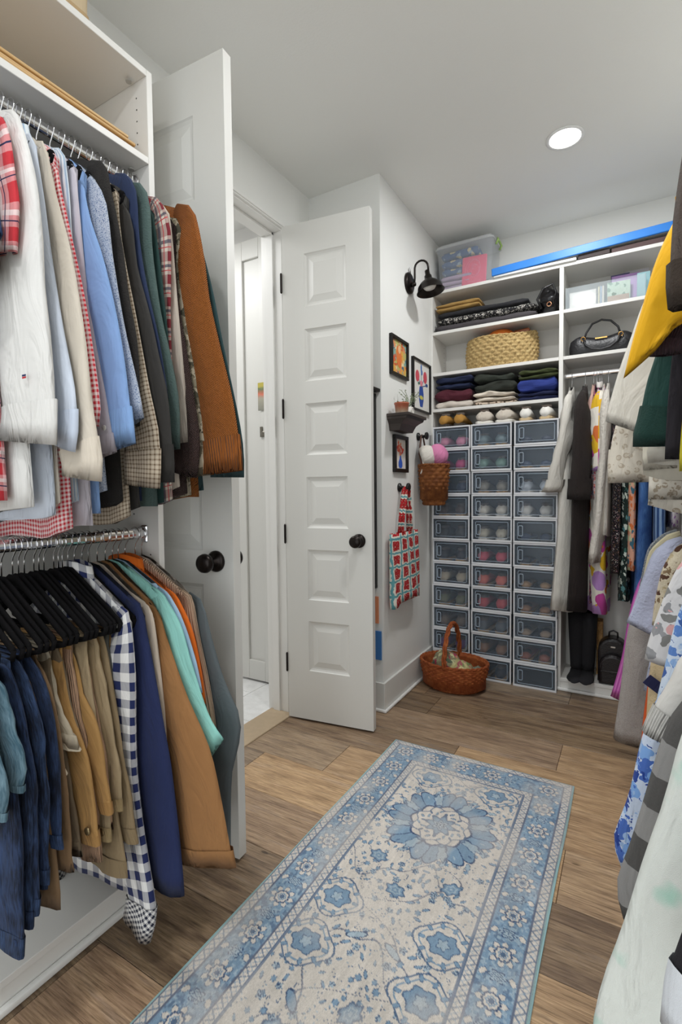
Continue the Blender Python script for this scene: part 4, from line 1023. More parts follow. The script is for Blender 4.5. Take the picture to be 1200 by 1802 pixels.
def shoe(name, label, kind, mat, sole, loc, rotz, group, inner=None, cat='shoe'):
    t = thing(name, label, cat, loc, (0, 0, rotz), group)
    key = (kind, mat.name, sole.name)
    if key in SHC:
        for s_ in SHC[key]:
            c_ = s_.copy(); COL.objects.link(c_); c_.parent = t
    else:
        u_, o_, s_ = shoe_mesh(kind)
        SHC[key] = (u_.build('upper', mat, t, smooth=True), o_.build('opening', inner or plain('shoe_lining', '#5a5048', .9), t, smooth=True), s_.build('sole', sole, t, bevel=.003))
    return t
def leather(c): return plain('leather'+c, c, .5, vary=.12, scale=40)
M_SOLE_W = plain('sole_white', '#e4e0d6', .6); M_SOLE_B = plain('sole_dark', '#3a332c', .7); M_SOLE_T = plain('sole_tan', '#b08a52', .7)
BW, BH, BD, BP = .236, .1385, .29, .2455
BX = [-1.081, -1.081+BP, -1.081+2*BP]
ORD = ['top', 'second', 'third', 'fourth', 'fifth', 'sixth', 'seventh', 'eighth', 'ninth', 'tenth', 'bottom']
CONT = [['#d98aa6', '#c23a77', '#1f2a44', '#4a3a33', '#3f3d3b', '#26242a', '#b8ab94', '#6b6a4c', '#6d5a4a', '#6a3f78', '#333844'],
        ['#6f8286', '#6f9184', '#8a8478', '#d6d0c4', '#c2bba8', '#c94f62', '#d9705f', '#c4484e', '#5a6066', '#8a6446', '#26262c'],
        ['#2a3144', '#34415c', '#b9c0c9', '#d3d1cb', '#2f3d58', '#2a2d36', '#a5825a', '#96683f', '#a8927a', '#9a5a44', '#2b3442']]
STK = ['left', 'middle', 'right']
CNAME = [['pink', 'magenta', 'navy', 'brown', 'charcoal', 'black', 'beige', 'olive', 'taupe', 'purple', 'slate'], ['grey green', 'sea green', 'grey', 'white', 'cream', 'coral', 'salmon', 'red', 'slate grey', 'brown', 'black'], ['navy', 'dark blue', 'pale blue', 'white', 'navy blue', 'black', 'tan', 'brown', 'beige', 'russet', 'navy']]
proto = None
for c_ in range(3):
    for r_ in range(11):
        jit = random.Random(c_*31+r_); x = BX[c_]+jit.uniform(-.002, .003); z = (10-r_)*.1400; yf = 2.988+jit.uniform(-.004, .004)
        if c_ == 2 and r_ == 10: yf -= .008; x += .004
        lab = 'clear shoe box, %s in the %s stack' % (ORD[r_], STK[c_]) if r_ not in (0, 10) else 'clear shoe box at the %s of the %s stack' % (ORD[r_], STK[c_])
        if proto is None:
            t = thing('shoe_box', lab, 'box', (x, yf, z), group='clear shoe boxes')
            b = MB(); q = .002
            for a_, e_ in (((0, .006, 0), (BW, BD, q)), ((0, .006, BH-q), (BW, BD, BH)), ((0, .006, q), (q, BD, BH-q)), ((BW-q, .006, q), (BW, BD, BH-q)), ((q, BD-q, q), (BW-q, BD, BH-q))): b.box(a_, e_)
            b.build('shell', M_SHELL, t)
            b = MB()
            for a_, e_ in (((0, 0, 0), (BW, .012, .010)), ((0, 0, BH-.009), (BW, .012, BH)), ((0, 0, .010), (.008, .012, BH-.009)), ((BW-.008, 0, .010), (BW, .012, BH-.009))): b.box(a_, e_)
            b.build('front_rim', M_BINW, t, bevel=.001)
            d = MB().box((.008, .003, .008), (BW-.008, .005, BH-.008)).build('door', M_PANE, t)
            b = MB()
            def rect(x0, z0, x1, z1, rr, rad):
                pts = []
                for cx, cz, a0 in ((x1-rr, z1-rr, 0), (x0+rr, z1-rr, 90), (x0+rr, z0+rr, 180), (x1-rr, z0+rr, 270)):
                    for k in range(4): a = math.radians(a0+k*30); pts.append((cx+rr*math.cos(a), .002, cz+rr*math.sin(a)))
                b.tube(pts, rad, 5, closed=True)
            rect(.024, .022, BW-.022, BH-.022, .006, .0016)
            b.build('door_molding', M_LINE, d)
            b = MB(); rect(.030, .040, .052, BH-.040, .005, .0022); b.build('handle', M_LINE, d)
            proto = t
        else:
            t = copy_tree(proto, (x, yf, z), label=lab)
        col = CONT[c_][r_]; kind = ['sneaker', 'flat', 'sneaker'][(c_*5+r_*3) % 3]
        if r_ == 10 and c_ == 2: continue
        white = col in ('#d6d0c4', '#d3d1cb', '#b9c0c9', '#c2bba8')
        for s_ in (0, 1):
            shoe('shoe', '%s %s shoe in the %s clear box of the %s stack' % (CNAME[c_][r_], ['left', 'right'][s_], ORD[r_], STK[c_]),
                 kind if not white else 'sneaker', leather(col), M_SOLE_W if white else M_SOLE_T if (c_+r_) % 2 else M_SOLE_B, (x+.064+.105*s_, yf+.012+.005, z+.0025), jit.uniform(-.05, .05), 'shoes stored in boxes', cat='shoe')
ZT = 11*.14-.0012+.0002
for i, dx in enumerate((.065, .163)):
    shoe('loafer', ['left ', 'right '][i]+'tan brown suede loafer with orange heel tab on the left box stack', 'sneaker', plain('tan_suede', '#a87b35', .8, vary=.15, scale=60), M_SOLE_B, (BX[0]+dx, 2.998, ZT), (-.06, .05)[i], 'tan loafers on the boxes')
for i, dx in enumerate((.070, .180)):
    shoe('slipper', ['left ', 'right '][i]+'cream fluffy slipper on the middle box stack', 'slipper', fab('solid', '#d3c9bb', relief='fuzzy'), M_SOLE_W, (BX[1]+dx, 3.0, ZT), (.12, -.08)[i], 'fluffy slippers on the boxes', cat='slipper')
for i, dx in enumerate((.060, .165)):
    shoe('sneaker', ['left ', 'right '][i]+'white sneaker with gum sole on the right box stack', 'sneaker', leather('#e0ddd6'), plain('gum_sole', '#cdb48c', .6), (BX[2]+dx, 2.995, ZT), (.05, -.06)[i], 'white sneakers on the boxes')
# ---------------------------------------------------------------- folded clothes
def folded(name, label, cat, c, d, mat, seed, group=None, layers=1, wav=.006, rot=0):
    """soft folded slab: centre-bottom c, size d (x,y,z)"""
    t = thing(name, label, cat, c, (0, 0, rot), group) if layers > 1 else None
    for L_ in range(layers):
        h = d[2]/layers; z0 = h*L_; rings = []; nx = 16; m = 20
        for i in range(nx+1):
            x = -d[0]/2+d[0]*i/nx; e = 1-max(0, abs(2*i/nx-1)-.86)/.14*.55
            r = []
            for k in range(m):
                a = 2*PI*k/m; ca, sa = math.cos(a), math.sin(a)
                y = d[1]/2*math.copysign(abs(ca)**.35, ca); z = h/2*math.copysign(abs(sa)**.55, sa)*e
                w1 = noise.noise(Vector((x*9+seed*7, y*7, L_*3+seed)))*wav
                w2 = wav*.8*noise.noise(Vector((x*22+seed*3, k*.7, L_*5)))
                r.append((x+.3*w1, y+w2-.004*L_, z0+h/2+z*(1+.3*noise.noise(Vector((x*14, seed, L_*2)))) + (w1 if z > 0 else w1*.3)))
            rings.append(r)
        mb = MB().loft(rings)
        if layers == 1:
            o = mb.build(name, mat, smooth=True, loc=c, rot=(0, 0, rot)); tag(o, label, cat, group); return o
        mb.build('fold', mat, t, smooth=True)
    return t
ZB, ZA, ZD = 2.1383, 1.8829, 1.659       # shelf tops in the back unit
gF = 'folded clothes on the back shelves'
M_PEARL = fab('speckle', '#1b1a1c', '#2a282a', '#d8d4cc', scale=14)
folded('folded_trousers', 'grey black folded trousers at the bottom of the upper shelf pile', 'trousers', (-.785, 3.165, ZB), (.60, .22, .040), fab('solid', '#4b474a'), 1, gF)
folded('folded_blouse', 'black and white speckled folded top in the upper shelf pile', 'top', (-.775, 3.165, ZB+.044), (.58, .21, .040), fab('print', '#1c1b1d', '#dcd8d0', '#b9b4ac', '#2a282a', scale=90, th=.42), 2, gF)
folded('folded_trousers', 'charcoal folded trousers on top of the speckled top', 'trousers', (-.80, 3.17, ZB+.089), (.54, .20, .034), fab('solid', '#2c2c2f'), 3, gF)
folded('folded_fabric', 'tan mustard folded fabric on top of the left pile', 'fabric', (-.945, 3.16, ZB+.128), (.27, .19, .045), fab('solid', '#a8864f'), 4, gF, layers=2)
# black leather handbag slumped on the shelf
def slump_bag():
    t = thing('leather_bag', 'slumped glossy black leather bag beside the divider', 'bag', (-.425, 3.14, ZB))
    rings = []; 
    for i in range(13):
        u = i/12; R = .062*math.sin(PI*(u*.86+.12))**.6; r = []
        for k in range(18):
            a = 2*PI*k/18; f = 1+.35*noise.noise(Vector((math.cos(a)*1.7, math.sin(a)*1.7, u*6)))
            r.append((R*f*math.cos(a)+.012*math.sin(u*5), R*1.35*f*math.sin(a), u*.175+.001))
        rings.append(r)
    lm = plain('black_leather', '#141315', .28, vary=.2, scale=50, bump=.003, bscale=60)
    MB().loft(rings).build('body', lm, t, smooth=True)
    MB().tube([(-.03, -.09, .03), (-.05, -.10, .08), (-.02, -.10, .135), (.03, -.09, .155), (.045, -.08, .11), (.03, -.085, .05)], .007, 8).build('strap', lm, t, smooth=True)
    MB().tube([(.012+.012*math.cos(k*.7), -.098, .045+.012*math.sin(k*.7)) for k in range(9)], .0025, 6, closed=True).build('ring', plain('rose_gold', '#c08a6a', .3, .9), t, smooth=True)
slump_bag()

# straw basket with an orange bag inside
def basket(name, label, c, rx, ry, h, mat, taper=.8, rows=14, stakes=36, amp=.004, bulge=.12, rim=True, parent_rot=0, sag=0):
    t = thing(name, label, 'basket', c, (0, 0, parent_rot)); n = stakes*4; rings = []
    per = 5
    for i in range(rows*per+1):
        v = i/(rows*per); s = taper+(1-taper)*v+bulge*math.sin(PI*v)*.5; r = []
        for k in range(n):
            a = 2*PI*k/n; row_ = int(v*rows*.9999)
            w_ = amp*math.cos(stakes*a+PI*row_)*abs(math.sin(PI*((v*rows) % 1)))+amp*.6*abs(math.sin(PI*((v*rows) % 1)))
            zz = h*v*(1+sag*math.cos(2*a)*.06+sag*.05*math.sin(3*a+1))
            r.append(((rx*s+w_)*math.cos(a), (ry*s+w_)*math.sin(a), zz))
        rings.append(r)
    inner = [[(p[0]*.93, p[1]*.93, p[2]-(0 if j == 0 else (.02 if j == 1 else h*.85))) for p in rings[-1]] for j in range(3)]
    MB().loft(rings+inner, (True, True)).build('woven_wall', mat, t, smooth=True)
    if rim:
        b = MB(); 
        for ph in (0, PI):
            pts = []
            for k in range(96):
                a = 2*PI*k/96; q_ = .0035*math.sin(18*a+ph); q2 = .0035*math.cos(18*a+ph)
                pts.append(((rx*.985+q2)*math.cos(a), (ry*.985+q2)*math.sin(a), h*(1+sag*math.cos(2*a)*.06+sag*.05*math.sin(3*a+1))+q_))
            b.tube(pts, .0055, 6, closed=True)
        b.build('braided_rim', mat, t, smooth=True)
    return t
def straw(name, c1, c2, c3, sc):
    t = NT(name); t.set(.75, 0, .3); o = t.obj(); n1 = t.noise(o, sc, 4, .7); n2 = t.noise(o, sc*4, 2)
    c = t.ramp(n1.outputs[0], [(.3, c1), (.5, c2), (.68, c3)]); t.col(c); t.bump(n2.outputs[0], .002); return t.m
bs = basket('straw_basket', 'chunky woven straw basket on the middle shelf', (-.70, 3.165, ZA), .200, .105, .185, straw('straw_rope', '#8a6f47', '#b89c68', '#d0b985', 90), taper=.98, rows=9, stakes=26, amp=.007, bulge=.12, rim=True, sag=.6)
ob = MB(); ob.lathe([(.001, 0), (.075, 0), (.095, .02), (.085, .055), (.055, .078), (.001, .085)], 24, (0, 0, 0)); 
tag(ob.build('orange_pouch', plain('orange_leather', '#c2661e', .5, vary=.1), smooth=True, loc=(-.70, 3.165, ZA+.150)), 'bright orange rounded pouch in the straw basket', 'bag')
folded('leather_pouch', 'small brown leather pouch at the straw basket rim', 'pouch', (-.575, 3.16, ZA+.165), (.09, .08, .05), plain('brown_leather', '#8a4a26', .45), 7)
folded('orange_strap_bag', 'orange triangle pouch at the left basket rim', 'pouch', (-.83, 3.16, ZA+.165), (.07, .06, .04), plain('orange_leather2', '#b85f1c', .5), 8)

# piles on the shelf above the boxes
def pile(x, items, w=.235):
    z = ZD
    for i, (nm, lab, cat, h, mat, layers) in enumerate(items):
        folded(nm, lab, cat, (x+.004*((-1)**i), 3.165, z), (w-.004*i, .235, h), mat, i+int(x*-40), gF, layers=layers, wav=.020); z += h+.0015
pile(-.965, [('folded_sweater', 'cream folded sweater under the burgundy pile', 'sweater', .042, fab('solid', '#d3c9bd'), 1), ('folded_sweater', 'burgundy folded sweatshirts on the lowest shelf', 'sweater', .075, fab('solid', '#552530'), 1), ('folded_sweater', 'navy folded sweatshirts on top of burgundy ones', 'sweater', .070, fab('solid', '#222a45'), 2)])
pile(-.715, [('folded_blouse', 'leopard print folded top at the bottom of middle pile', 'top', .018, fab('leopard', '#e0cdb8', '#4a3022', scale=60), 1), ('folded_sweater', 'ivory folded sweater in the middle pile', 'sweater', .052, fab('solid', '#ddd2c2'), 2), ('folded_hoodie', 'dark olive grey crumpled hoodies on middle pile', 'sweater', .062, fab('solid', '#2f322c'), 1), ('folded_hoodie', 'dark green grey hoodie topping the middle pile', 'sweater', .048, fab('solid', '#353a33'), 1)], .245)
pile(-.475, [('folded_jeans', 'dark navy folded jeans at the bottom of right pile', 'trousers', .045, fab('solid', '#23294a'), 2), ('folded_hoodie', 'royal blue folded hoodie on the right pile', 'sweater', .075, fab('solid', '#2d3c82'), 1), ('folded_sweater', 'olive green folded sweater topping the right pile', 'sweater', .050, fab('solid', '#3d4427'), 2)], .215)

# ---------------------------------------------------------------- on top of the back unit
ZTOP = 2.3876
def bin_tote():
    t = thing('storage_tote', 'clear plastic storage tote with pink bag and blue fabric inside', 'tote', (-.905, 3.175, ZTOP))
    M_T = clear_mat('tote_plastic', '#dfe3e6', .13, .12)
    def rr(w_, d_, z, r=.03):
        pts = []
        for cx, cy, a0 in ((w_/2-r, d_/2-r, 0), (-w_/2+r, d_/2-r, 90), (-w_/2+r, -d_/2+r, 180), (w_/2-r, -d_/2+r, 270)):
            for k in range(5): a = math.radians(a0+k*22.5); pts.append((cx+r*math.cos(a), cy+r*math.sin(a), z))
        return pts
    MB().loft([rr(.305, .20, .001), rr(.315, .205, .02), rr(.345, .222, .255), rr(.352, .228, .258), rr(.350, .226, .256), rr(.311, .201, .022), rr(.30, .195, .004)], (True, True)).build('tub', M_T, t, smooth=False)
    MB().loft([rr(.350, .226, .257), rr(.362, .236, .259), rr(.362, .236, .270), rr(.340, .216, .282), rr(.20, .12, .284)], (True, True)).build('lid', clear_mat('lid_plastic', '#e6e8e9', .5, .2), t)
    b = MB(); b.tube([(.180, -.045, .24), (.192, -.045, .262), (.186, -.03, .277), (.186, .03, .277), (.192, .045, .262), (.180, .045, .24)], .009, 8, flat=.7); b.build('latch_handle', plain('lime_plastic', '#9fbf6a', .4), t, smooth=True)
bin_tote()
tag(MB().cbox((0, 0, 0), (.15, .012, .17)).build('pink_bag', plain('pink_vinyl', '#d43a66', .5), bevel=.005, loc=(-.845, 3.085, ZTOP+.095), rot=(.02, .05, 0)), 'hot pink printed bag inside the clear tote', 'bag')
pk = bpy.data.objects['pink_bag']
b = MB()
for i, (R, k0, k1, cx, cz) in enumerate(((.048, 0, 7.0, 0, .01), (.030, 1, 6.9, .008, .0), (.062, .6, 3.4, -.004, 0), (.016, 0, 5.5, .0, .02))):
    pts = [(cx+R*math.cos(k0+(k1-k0)*k/22)*.8, -.0072, cz+R*math.sin(k0+(k1-k0)*k/22)) for k in range(23)]
    b.tube(pts, .0009, 4)
for zz, n_ in ((.066, 6), (-.066, 7)):
    for k in range(n_): b.tube([(-.035+k*.012, -.0072, zz-.004), (-.032+k*.012, -.0072, zz+.005), (-.028+k*.012, -.0072, zz-.003)], .0009, 4)
b.build('scribble_print', plain('pale_pink_print', '#e88aa6', .5, vary=0), pk)
folded('blue_fabric', 'blue patterned fabric filling the clear tote', 'fabric', (-.935, 3.18, ZTOP+.10), (.23, .17, .145), fab('print', '#3a5a86', '#c9b98f', '#27405f', '#8fa3b0', scale=26, th=.4), 12, None, layers=3)
folded('lilac_fabric', 'pale lilac folded fabric at the bottom of the tote', 'fabric', (-.955, 3.17, ZTOP+.008), (.19, .17, .085), fab('solid', '#a892ad'), 13, None, layers=3)
# flat boards laid along the top
bl = thing('folding_board', 'long flat board with bright blue edge lying on the shelf top', 'board', (-.29, 3.13, ZTOP+.028), (0, math.radians(-2.1), 0))
MB().box((-.43, -.10, 0), (.66, .15, .012)).build('board_face', plain('board_white', '#e7e6e2', .5), bl)
MB().box((-.435, -.112, -.004), (.665, -.10, .040)).build('blue_edge', plain('blue_edge', '#2f7fd6', .45, vary=.12, scale=14), bl, bevel=.003)
MB().box((-.43, .15, -.004), (.66, .16, .040)).build('blue_edge', plain('blue_edge', '#2f7fd6', .45), bl, bevel=.003)
tag(MB().box((-.715, 3.025, ZTOP), (-.275, 3.25, ZTOP+.014)).build('white_panel', plain('white_gloss_panel', '#e9e8e6', .3), bevel=.002), 'white flat panel under the blue edged board', 'panel')
tag(MB().box((-.268, 3.035, ZTOP), (-.115, 3.24, ZTOP+.026)).build('dark_box', plain('dark_brown_card', '#3a2f2e', .7), bevel=.002), 'flat dark brown box under the blue edged board', 'box')
tag(MB().box((-.108, 3.04, ZTOP), (.30, 3.24, ZTOP+.026)).build('rose_box', plain('dusty_brown_card', '#54403f', .7), bevel=.002), 'long dusky brown flat box at the right of the shelf top', 'box')

# ---------------------------------------------------------------- right bay shelves: acrylic tray with cards, handbag
M_ACR = clear_mat('acrylic', '#c9d3d8', .22, .08)
ac = thing('acrylic_tray', 'clear acrylic tray holding cards on the top right shelf', 'tray', (-.14, 3.16, ZB))
for a_, e_ in (((-.19, -.11, 0), (.19, .11, .003)), ((-.19, -.11, .003), (.19, -.107, .115)), ((-.19, .107, .003), (.19, .11, .13)), ((-.19, -.107, .003), (-.187, .107, .12)), ((.187, -.107, .003), (.19, .107, .12))):
    MB().box(a_, e_).build('acrylic_wall', M_ACR, ac, bevel=.0006)
def card(name, lab, c, d, col, rot=0, cat='card', pr=None, tilt=0):
    o = MB().cbox((0, 0, d[2]/2), d).build(name, plain('card'+col, col, .6, vary=.05, scale=60) if pr is None else pr, bevel=.0008, loc=c, rot=(tilt, 0, rot)); return tag(o, lab, cat)
art_m = fab('print', '#bcd0bd', '#7d9a86', '#d98a6a', '#5d7a5a', scale=30, th=.3)
card('note_cards', 'stack of white note cards in the acrylic tray', (-.245, 3.080, ZB+.004), (.13, .03, .085), '#e6e3dd', cat='cards')
for i, (x, c_) in enumerate(((-.166, '#d8cfae'), (-.156, '#a9b9cc'), (-.146, '#e3ddd3'))): card('greeting_card', ['cream greeting card edge in the acrylic tray', 'pale blue greeting card edge in the tray', 'ivory greeting card edge in the tray'][i], (x, 3.10, ZB+.004), (.008, .09, .09), c_)
card('tan_notebook', 'tan notebook lying tilted in the acrylic tray', (-.075, 3.085, ZB+.005), (.10, .04, .03), '#b99a80', cat='book')
card('green_card', 'sage green floral card standing in the tray', (-.075, 3.135, ZB+.004), (.11, .006, .125), '#bcd0bd', pr=art_m)
card('lilac_card', 'lilac purple card standing behind the green one', (-.045, 3.165, ZB+.004), (.13, .006, .165), '#b08ac4')
card('teal_card', 'pale teal picture card at the right of the tray', (.04, 3.14, ZB+.004), (.06, .006, .15), '#8fb7bd')
card('navy_folder', 'navy folder leaning behind the cards', (-.07, 3.20, ZB+.004), (.09, .006, .185), '#3d3a63')
card('silver_folder', 'silver grey folder at the back of the tray', (.01, 3.225, ZB+.004), (.11, .006, .20), '#b4b2b6')
def handbag():
    t = thing('handbag', 'black leather handbag with gold rings on the right shelf', 'bag', (-.155, 3.15, ZA))
    lm = plain('black_leather2', '#1b1a1d', .38, vary=.15, scale=40, bump=.002, bscale=120)
    rings = []
    for i in range(17):
        x = -.16+.32*i/16; e = 1-max(0, abs(2*i/16-1)-.8)/.2*.35; r = []
        for k in range(20):
            a = 2*PI*k/20; ca, sa = math.cos(a), math.sin(a)
            yy = .055*math.copysign(abs(ca)**.6, ca)*e*(1-.35*max(sa, 0)); zz = .055+.055*math.copysign(abs(sa)**.5, sa)*e
            zz += (.012*math.cos(2*PI*i/16) if sa > .3 else 0)
            r.append((x*(1-.12*max(sa, 0)), yy, zz+.001))
        rings.append(r)
    MB().loft(rings).build('body', lm, t, smooth=True)
    MB().tube([(-.085, -.035, .09), (-.075, -.03, .13), (-.045, -.03, .175), (0, -.03, .19), (.045, -.03, .178), (.08, -.03, .14), (.095, -.035, .09)], .0055, 8).build('handle', lm, t, smooth=True)
    MB().tube([(-.085, -.060, .09), (-.075, -.066, .055), (-.045, -.068, .03), (0, -.068, .022), (.045, -.068, .03), (.078, -.066, .055), (.092, -.060, .09)], .0055, 8).build('handle', lm, t, smooth=True)
    g = plain('gold_hardware', '#c79a5a', .25, 1.0, vary=0)
    for x in (-.088, .094): MB().tube([(x+.011*math.cos(k*.628), -.058, .092+.011*math.sin(k*.628)) for k in range(10)], .0025, 6, closed=True).build('ring', g, t, smooth=True)
    MB().cbox((0, -.052, .088), (.06, .003, .008)).build('nameplate', g, t, bevel=.001)
handbag()

# floor of the right bay: tall boots, cork board, backpack
ZF = .0712
def boot(x, label):
    t = thing('tall_boot', label, 'boot', (x, 3.10, ZF), group=None)
    m = plain('black_suede', '#17161a', .9, vary=.2, scale=120)
    rings = [[((.034+.016*u)*math.cos(2*PI*k/16)+0, (.042+.010*u)*math.sin(2*PI*k/16)+.03, .05+.33*u) for k in range(16)] for u in (0, .1, .25, .5, .75, 1)]
    rings.append([(p[0]*.9, (p[1]-.03)*.9+.03, p[2]-.02) for p in rings[-1]])
    MB().loft(rings).build('shaft', m, t, smooth=True)
    u_, o_, s_ = shoe_mesh('flat'); 
    f = MB(); f.v = [(p[0], -(p[1])+.085, p[2]*1.15) for p in u_.v]; f.f = [q[::-1] for q in u_.f]; f.uv = [q[::-1] for q in u_.uv]
    f.build('foot', m, t, smooth=True)
    MB().box((-.026, .02, 0), (.026, .085, .015)).build('heel', M_SOLE_B, t, bevel=.004)
boot(-.262, 'tall black suede boot standing left on the bay floor'); boot(-.205, 'tall black suede boot next to the cork board')
tag(MB().box((-.165, 3.20, ZF), (-.135, 3.29, ZF+.31)).build('cork_board', straw('cork', '#8a6238', '#b98d58', '#d0a972', 120), bevel=.002), 'narrow cork board end standing beside the boots', 'board')
def backpack():
    t = thing('backpack', 'small black leather backpack on the right bay floor', 'backpack', (-.078, 3.13, ZF))
    lm = plain('black_leather3', '#1a1517', .35, vary=.15, scale=40, bump=.0015, bscale=150)
    def arch(w_, h_, y, inset=0):
        pts = [(-w_/2+inset, y, inset), (w_/2-inset, y, inset)]
        for k in range(11): a = PI*k/10; pts.append(((w_/2-inset)*math.cos(a), y, h_-w_/2+(w_/2-inset)*math.sin(a)))
        return pts
    MB().loft([arch(.15, .25, -.045, .012), arch(.15, .25, -.05+.012), arch(.15, .25, .045), arch(.15, .25, .055, .012)]).build('body', lm, t, smooth=False, bevel=.004)
    MB().loft([arch(.135, .17, -.085, .012), arch(.135, .17, -.075), arch(.135, .17, -.046)]).build('front_pocket', lm, t, bevel=.004)
    MB().tube(arch(.118, .155, -.087)[2:], .0022, 6).build('zip', plain('zip_grey', '#4b474a', .4, .5), t)
    MB().box((-.058, -.090, .070), (.058, -.084, .080)).build('pocket_flap', lm, t, bevel=.002)
    MB().tube([(-.022, 0, .248), (-.02, 0, .275), (0, 0, .285), (.02, 0, .275), (.022, 0, .248)], .005, 8).build('top_handle', lm, t, smooth=True)
    MB().cbox((0, -.052, .205), (.022, .003, .008)).build('metal_badge', plain('steel_badge', '#c9c6c2', .3, .9), t)
backpack()

# ---------------------------------------------------------------- left unit upper shelf: thin wooden boards, canvas bin on top
for i, (y0, y1, x1, z, c_) in enumerate(((.05, .985-.012, -1.205, 2.1015, '#c9a066'), (.02, .962, -1.213, 2.1105, '#d2ab72'), (.70, .955, -1.207, 2.1195, '#cfa468'), (.12, .958, -1.228, 2.1285, '#d6b27c'), (.0, .966, -1.236, 2.1375, '#c99c60'), (.05, .950, -1.244, 2.1465, '#d9b886'), (.0, .958, -1.240, 2.1555, '#cda76e'), (.02, .940, -1.252, 2.1645, '#d9b886'))):
    labs = ['pale wooden board at the bottom of the shelf stack', 'thin wooden board second from the bottom of stack', 'short wooden board near the side panel', 'thin wooden board in the middle of the shelf stack', 'long honey wooden board above the middle of stack', 'light maple board third from the top of stack', 'honey maple board second from the top of stack', 'pale wooden board on top of the shelf stack']
    t = NT('maple%d' % i); t.set(.55); o_ = t.obj(); nzz = t.noise(t.mapping(o_, (40, 2, 120)), 1, 4, .6)
    t.col(t.mix(.5, c_, t.ramp(nzz.outputs[0], [(.35, '#a97f48'), (.65, '#e6cda0')])))
    L_ = y1-y0
    o = MB().box((XW+.03-x1, -L_/2, 0), (0, L_/2, .0084)).build('wooden_board', t.m, bevel=.0035, seg=2, loc=(x1, (y0+y1)/2, z)); tag(o, labs[i], 'board', 'wooden boards on the upper left shelf')
cbn = thing('canvas_bin', 'beige canvas storage bin on top of the left wardrobe', 'bin', (-1.35, .66, 2.3422))
def rbx(w_, d_, z, r=.02):
    pts = []
    for cx, cy, a0 in ((w_/2-r, d_/2-r, 0), (-w_/2+r, d_/2-r, 90), (-w_/2+r, -d_/2+r, 180), (w_/2-r, -d_/2+r, 270)):
        for k in range(4): a = math.radians(a0+k*30); pts.append((cx+r*math.cos(a), cy+r*math.sin(a), z))
    return pts
MB().loft([rbx(.28, .33, .001), rbx(.285, .335, .01), rbx(.295, .345, .22), rbx(.28, .33, .22), rbx(.27, .32, .02)]).build('bin_body', fab('solid', '#c9b595'), cbn)
MB().loft([rbx(.289, .339, .008), rbx(.293, .343, .010), rbx(.293, .343, .020), rbx(.289, .339, .022)], (False, False)).build('piping', fab('solid', '#b89d76'), cbn)

# ---------------------------------------------------------------- decor on the chase wall
def frame(name, label, y0, y1, z0, z1, bw, art):
    t = thing(name, label, 'picture', (XJ, (y0+y1)/2, z0)); w_ = y1-y0; h = z1-z0
    for a_, e_ in (((0, -w_/2, 0), (.018, w_/2, bw)), ((0, -w_/2, h-bw), (.018, w_/2, h)), ((0, -w_/2, bw), (.018, -w_/2+bw, h-bw)), ((0, w_/2-bw, bw), (.018, w_/2, h-bw))):
        MB().box(a_, e_).build('frame_bar', M_BLACK, t, bevel=.0015)
    MB().box((.0005, -w_/2+bw, bw), (.006, w_/2-bw, h-bw)).build('print', art, t)
    return t
def flat(pts, x, mat, parent, name):      # thin cut-out shape lying on a print, (y,z) outline
    n = len(pts); vs = [(x, p[0], p[1]) for p in pts]+[(x-.0004, p[0], p[1]) for p in pts]
    fs = [tuple(range(n)), tuple(range(2*n-1, n-1, -1))]+[(i, (i+1) % n, n+(i+1) % n, n+i) for i in range(n)]
    return MB().add(vs, fs).build(name, mat, parent)
def ell(cy, cz, ry, rz, n=14, rot=0):
    return [(cy+ry*math.cos(2*PI*k/n)*math.cos(rot)-rz*math.sin(2*PI*k/n)*math.sin(rot), cz+ry*math.cos(2*PI*k/n)*math.sin(rot)+rz*math.sin(2*PI*k/n)*math.cos(rot)) for k in range(n)]
def paint(name, cols, scale):
    t = NT(name); t.set(.6); o = t.obj(); nz = t.noise(o, scale*1.5, 3); mx = t.n('MixRGB'); mx.inputs[0].default_value = .05; t.l(o, mx.inputs[1]); t.l(nz.outputs[1], mx.inputs[2])
    vo = t.vor(mx.outputs[0], scale); sp = t.n('SeparateXYZ'); t.l(vo.outputs['Color'], sp.inputs[0])
    t.col(t.ramp(sp.outputs[0], [(i/len(cols), c) for i, c in enumerate(cols)], 'CONSTANT')); return t.m
def pc(c): return plain('paint'+c, c, .6, vary=.06, scale=50)
f1 = frame('framed_print', 'black framed colourful abstract print, upper left of three', 2.412, 2.642, 1.764, 1.974, .016, paint('abstract_print', ['#d9a24a', '#c9572f', '#e3d2a8', '#7fa39a', '#4b6a7a', '#d98a5a', '#b7b06a'], 34))
flat(ell(.0, .11, .035, .06, 16, .2), .0068, pc('#d9763a'), f1, 'figure'); flat(ell(.005, .15, .018, .022), .0072, pc('#e3b98a'), f1, 'figure')
f2 = frame('framed_print', 'tall black framed print of pink flowers in blue vase', 2.713, 3.000, 1.620, 1.922, .010, pc('#e4e2dc'))
flat([(-.02, .03), (.02, .03), (.036, .07), (.038, .11), (.026, .15), (-.026, .15), (-.038, .11), (-.036, .07)], .0068, pc('#2f4f9e'), f2, 'vase')
flat(ell(.0, .085, .030, .012), .0073, pc('#c9c15a'), f2, 'vase_band')
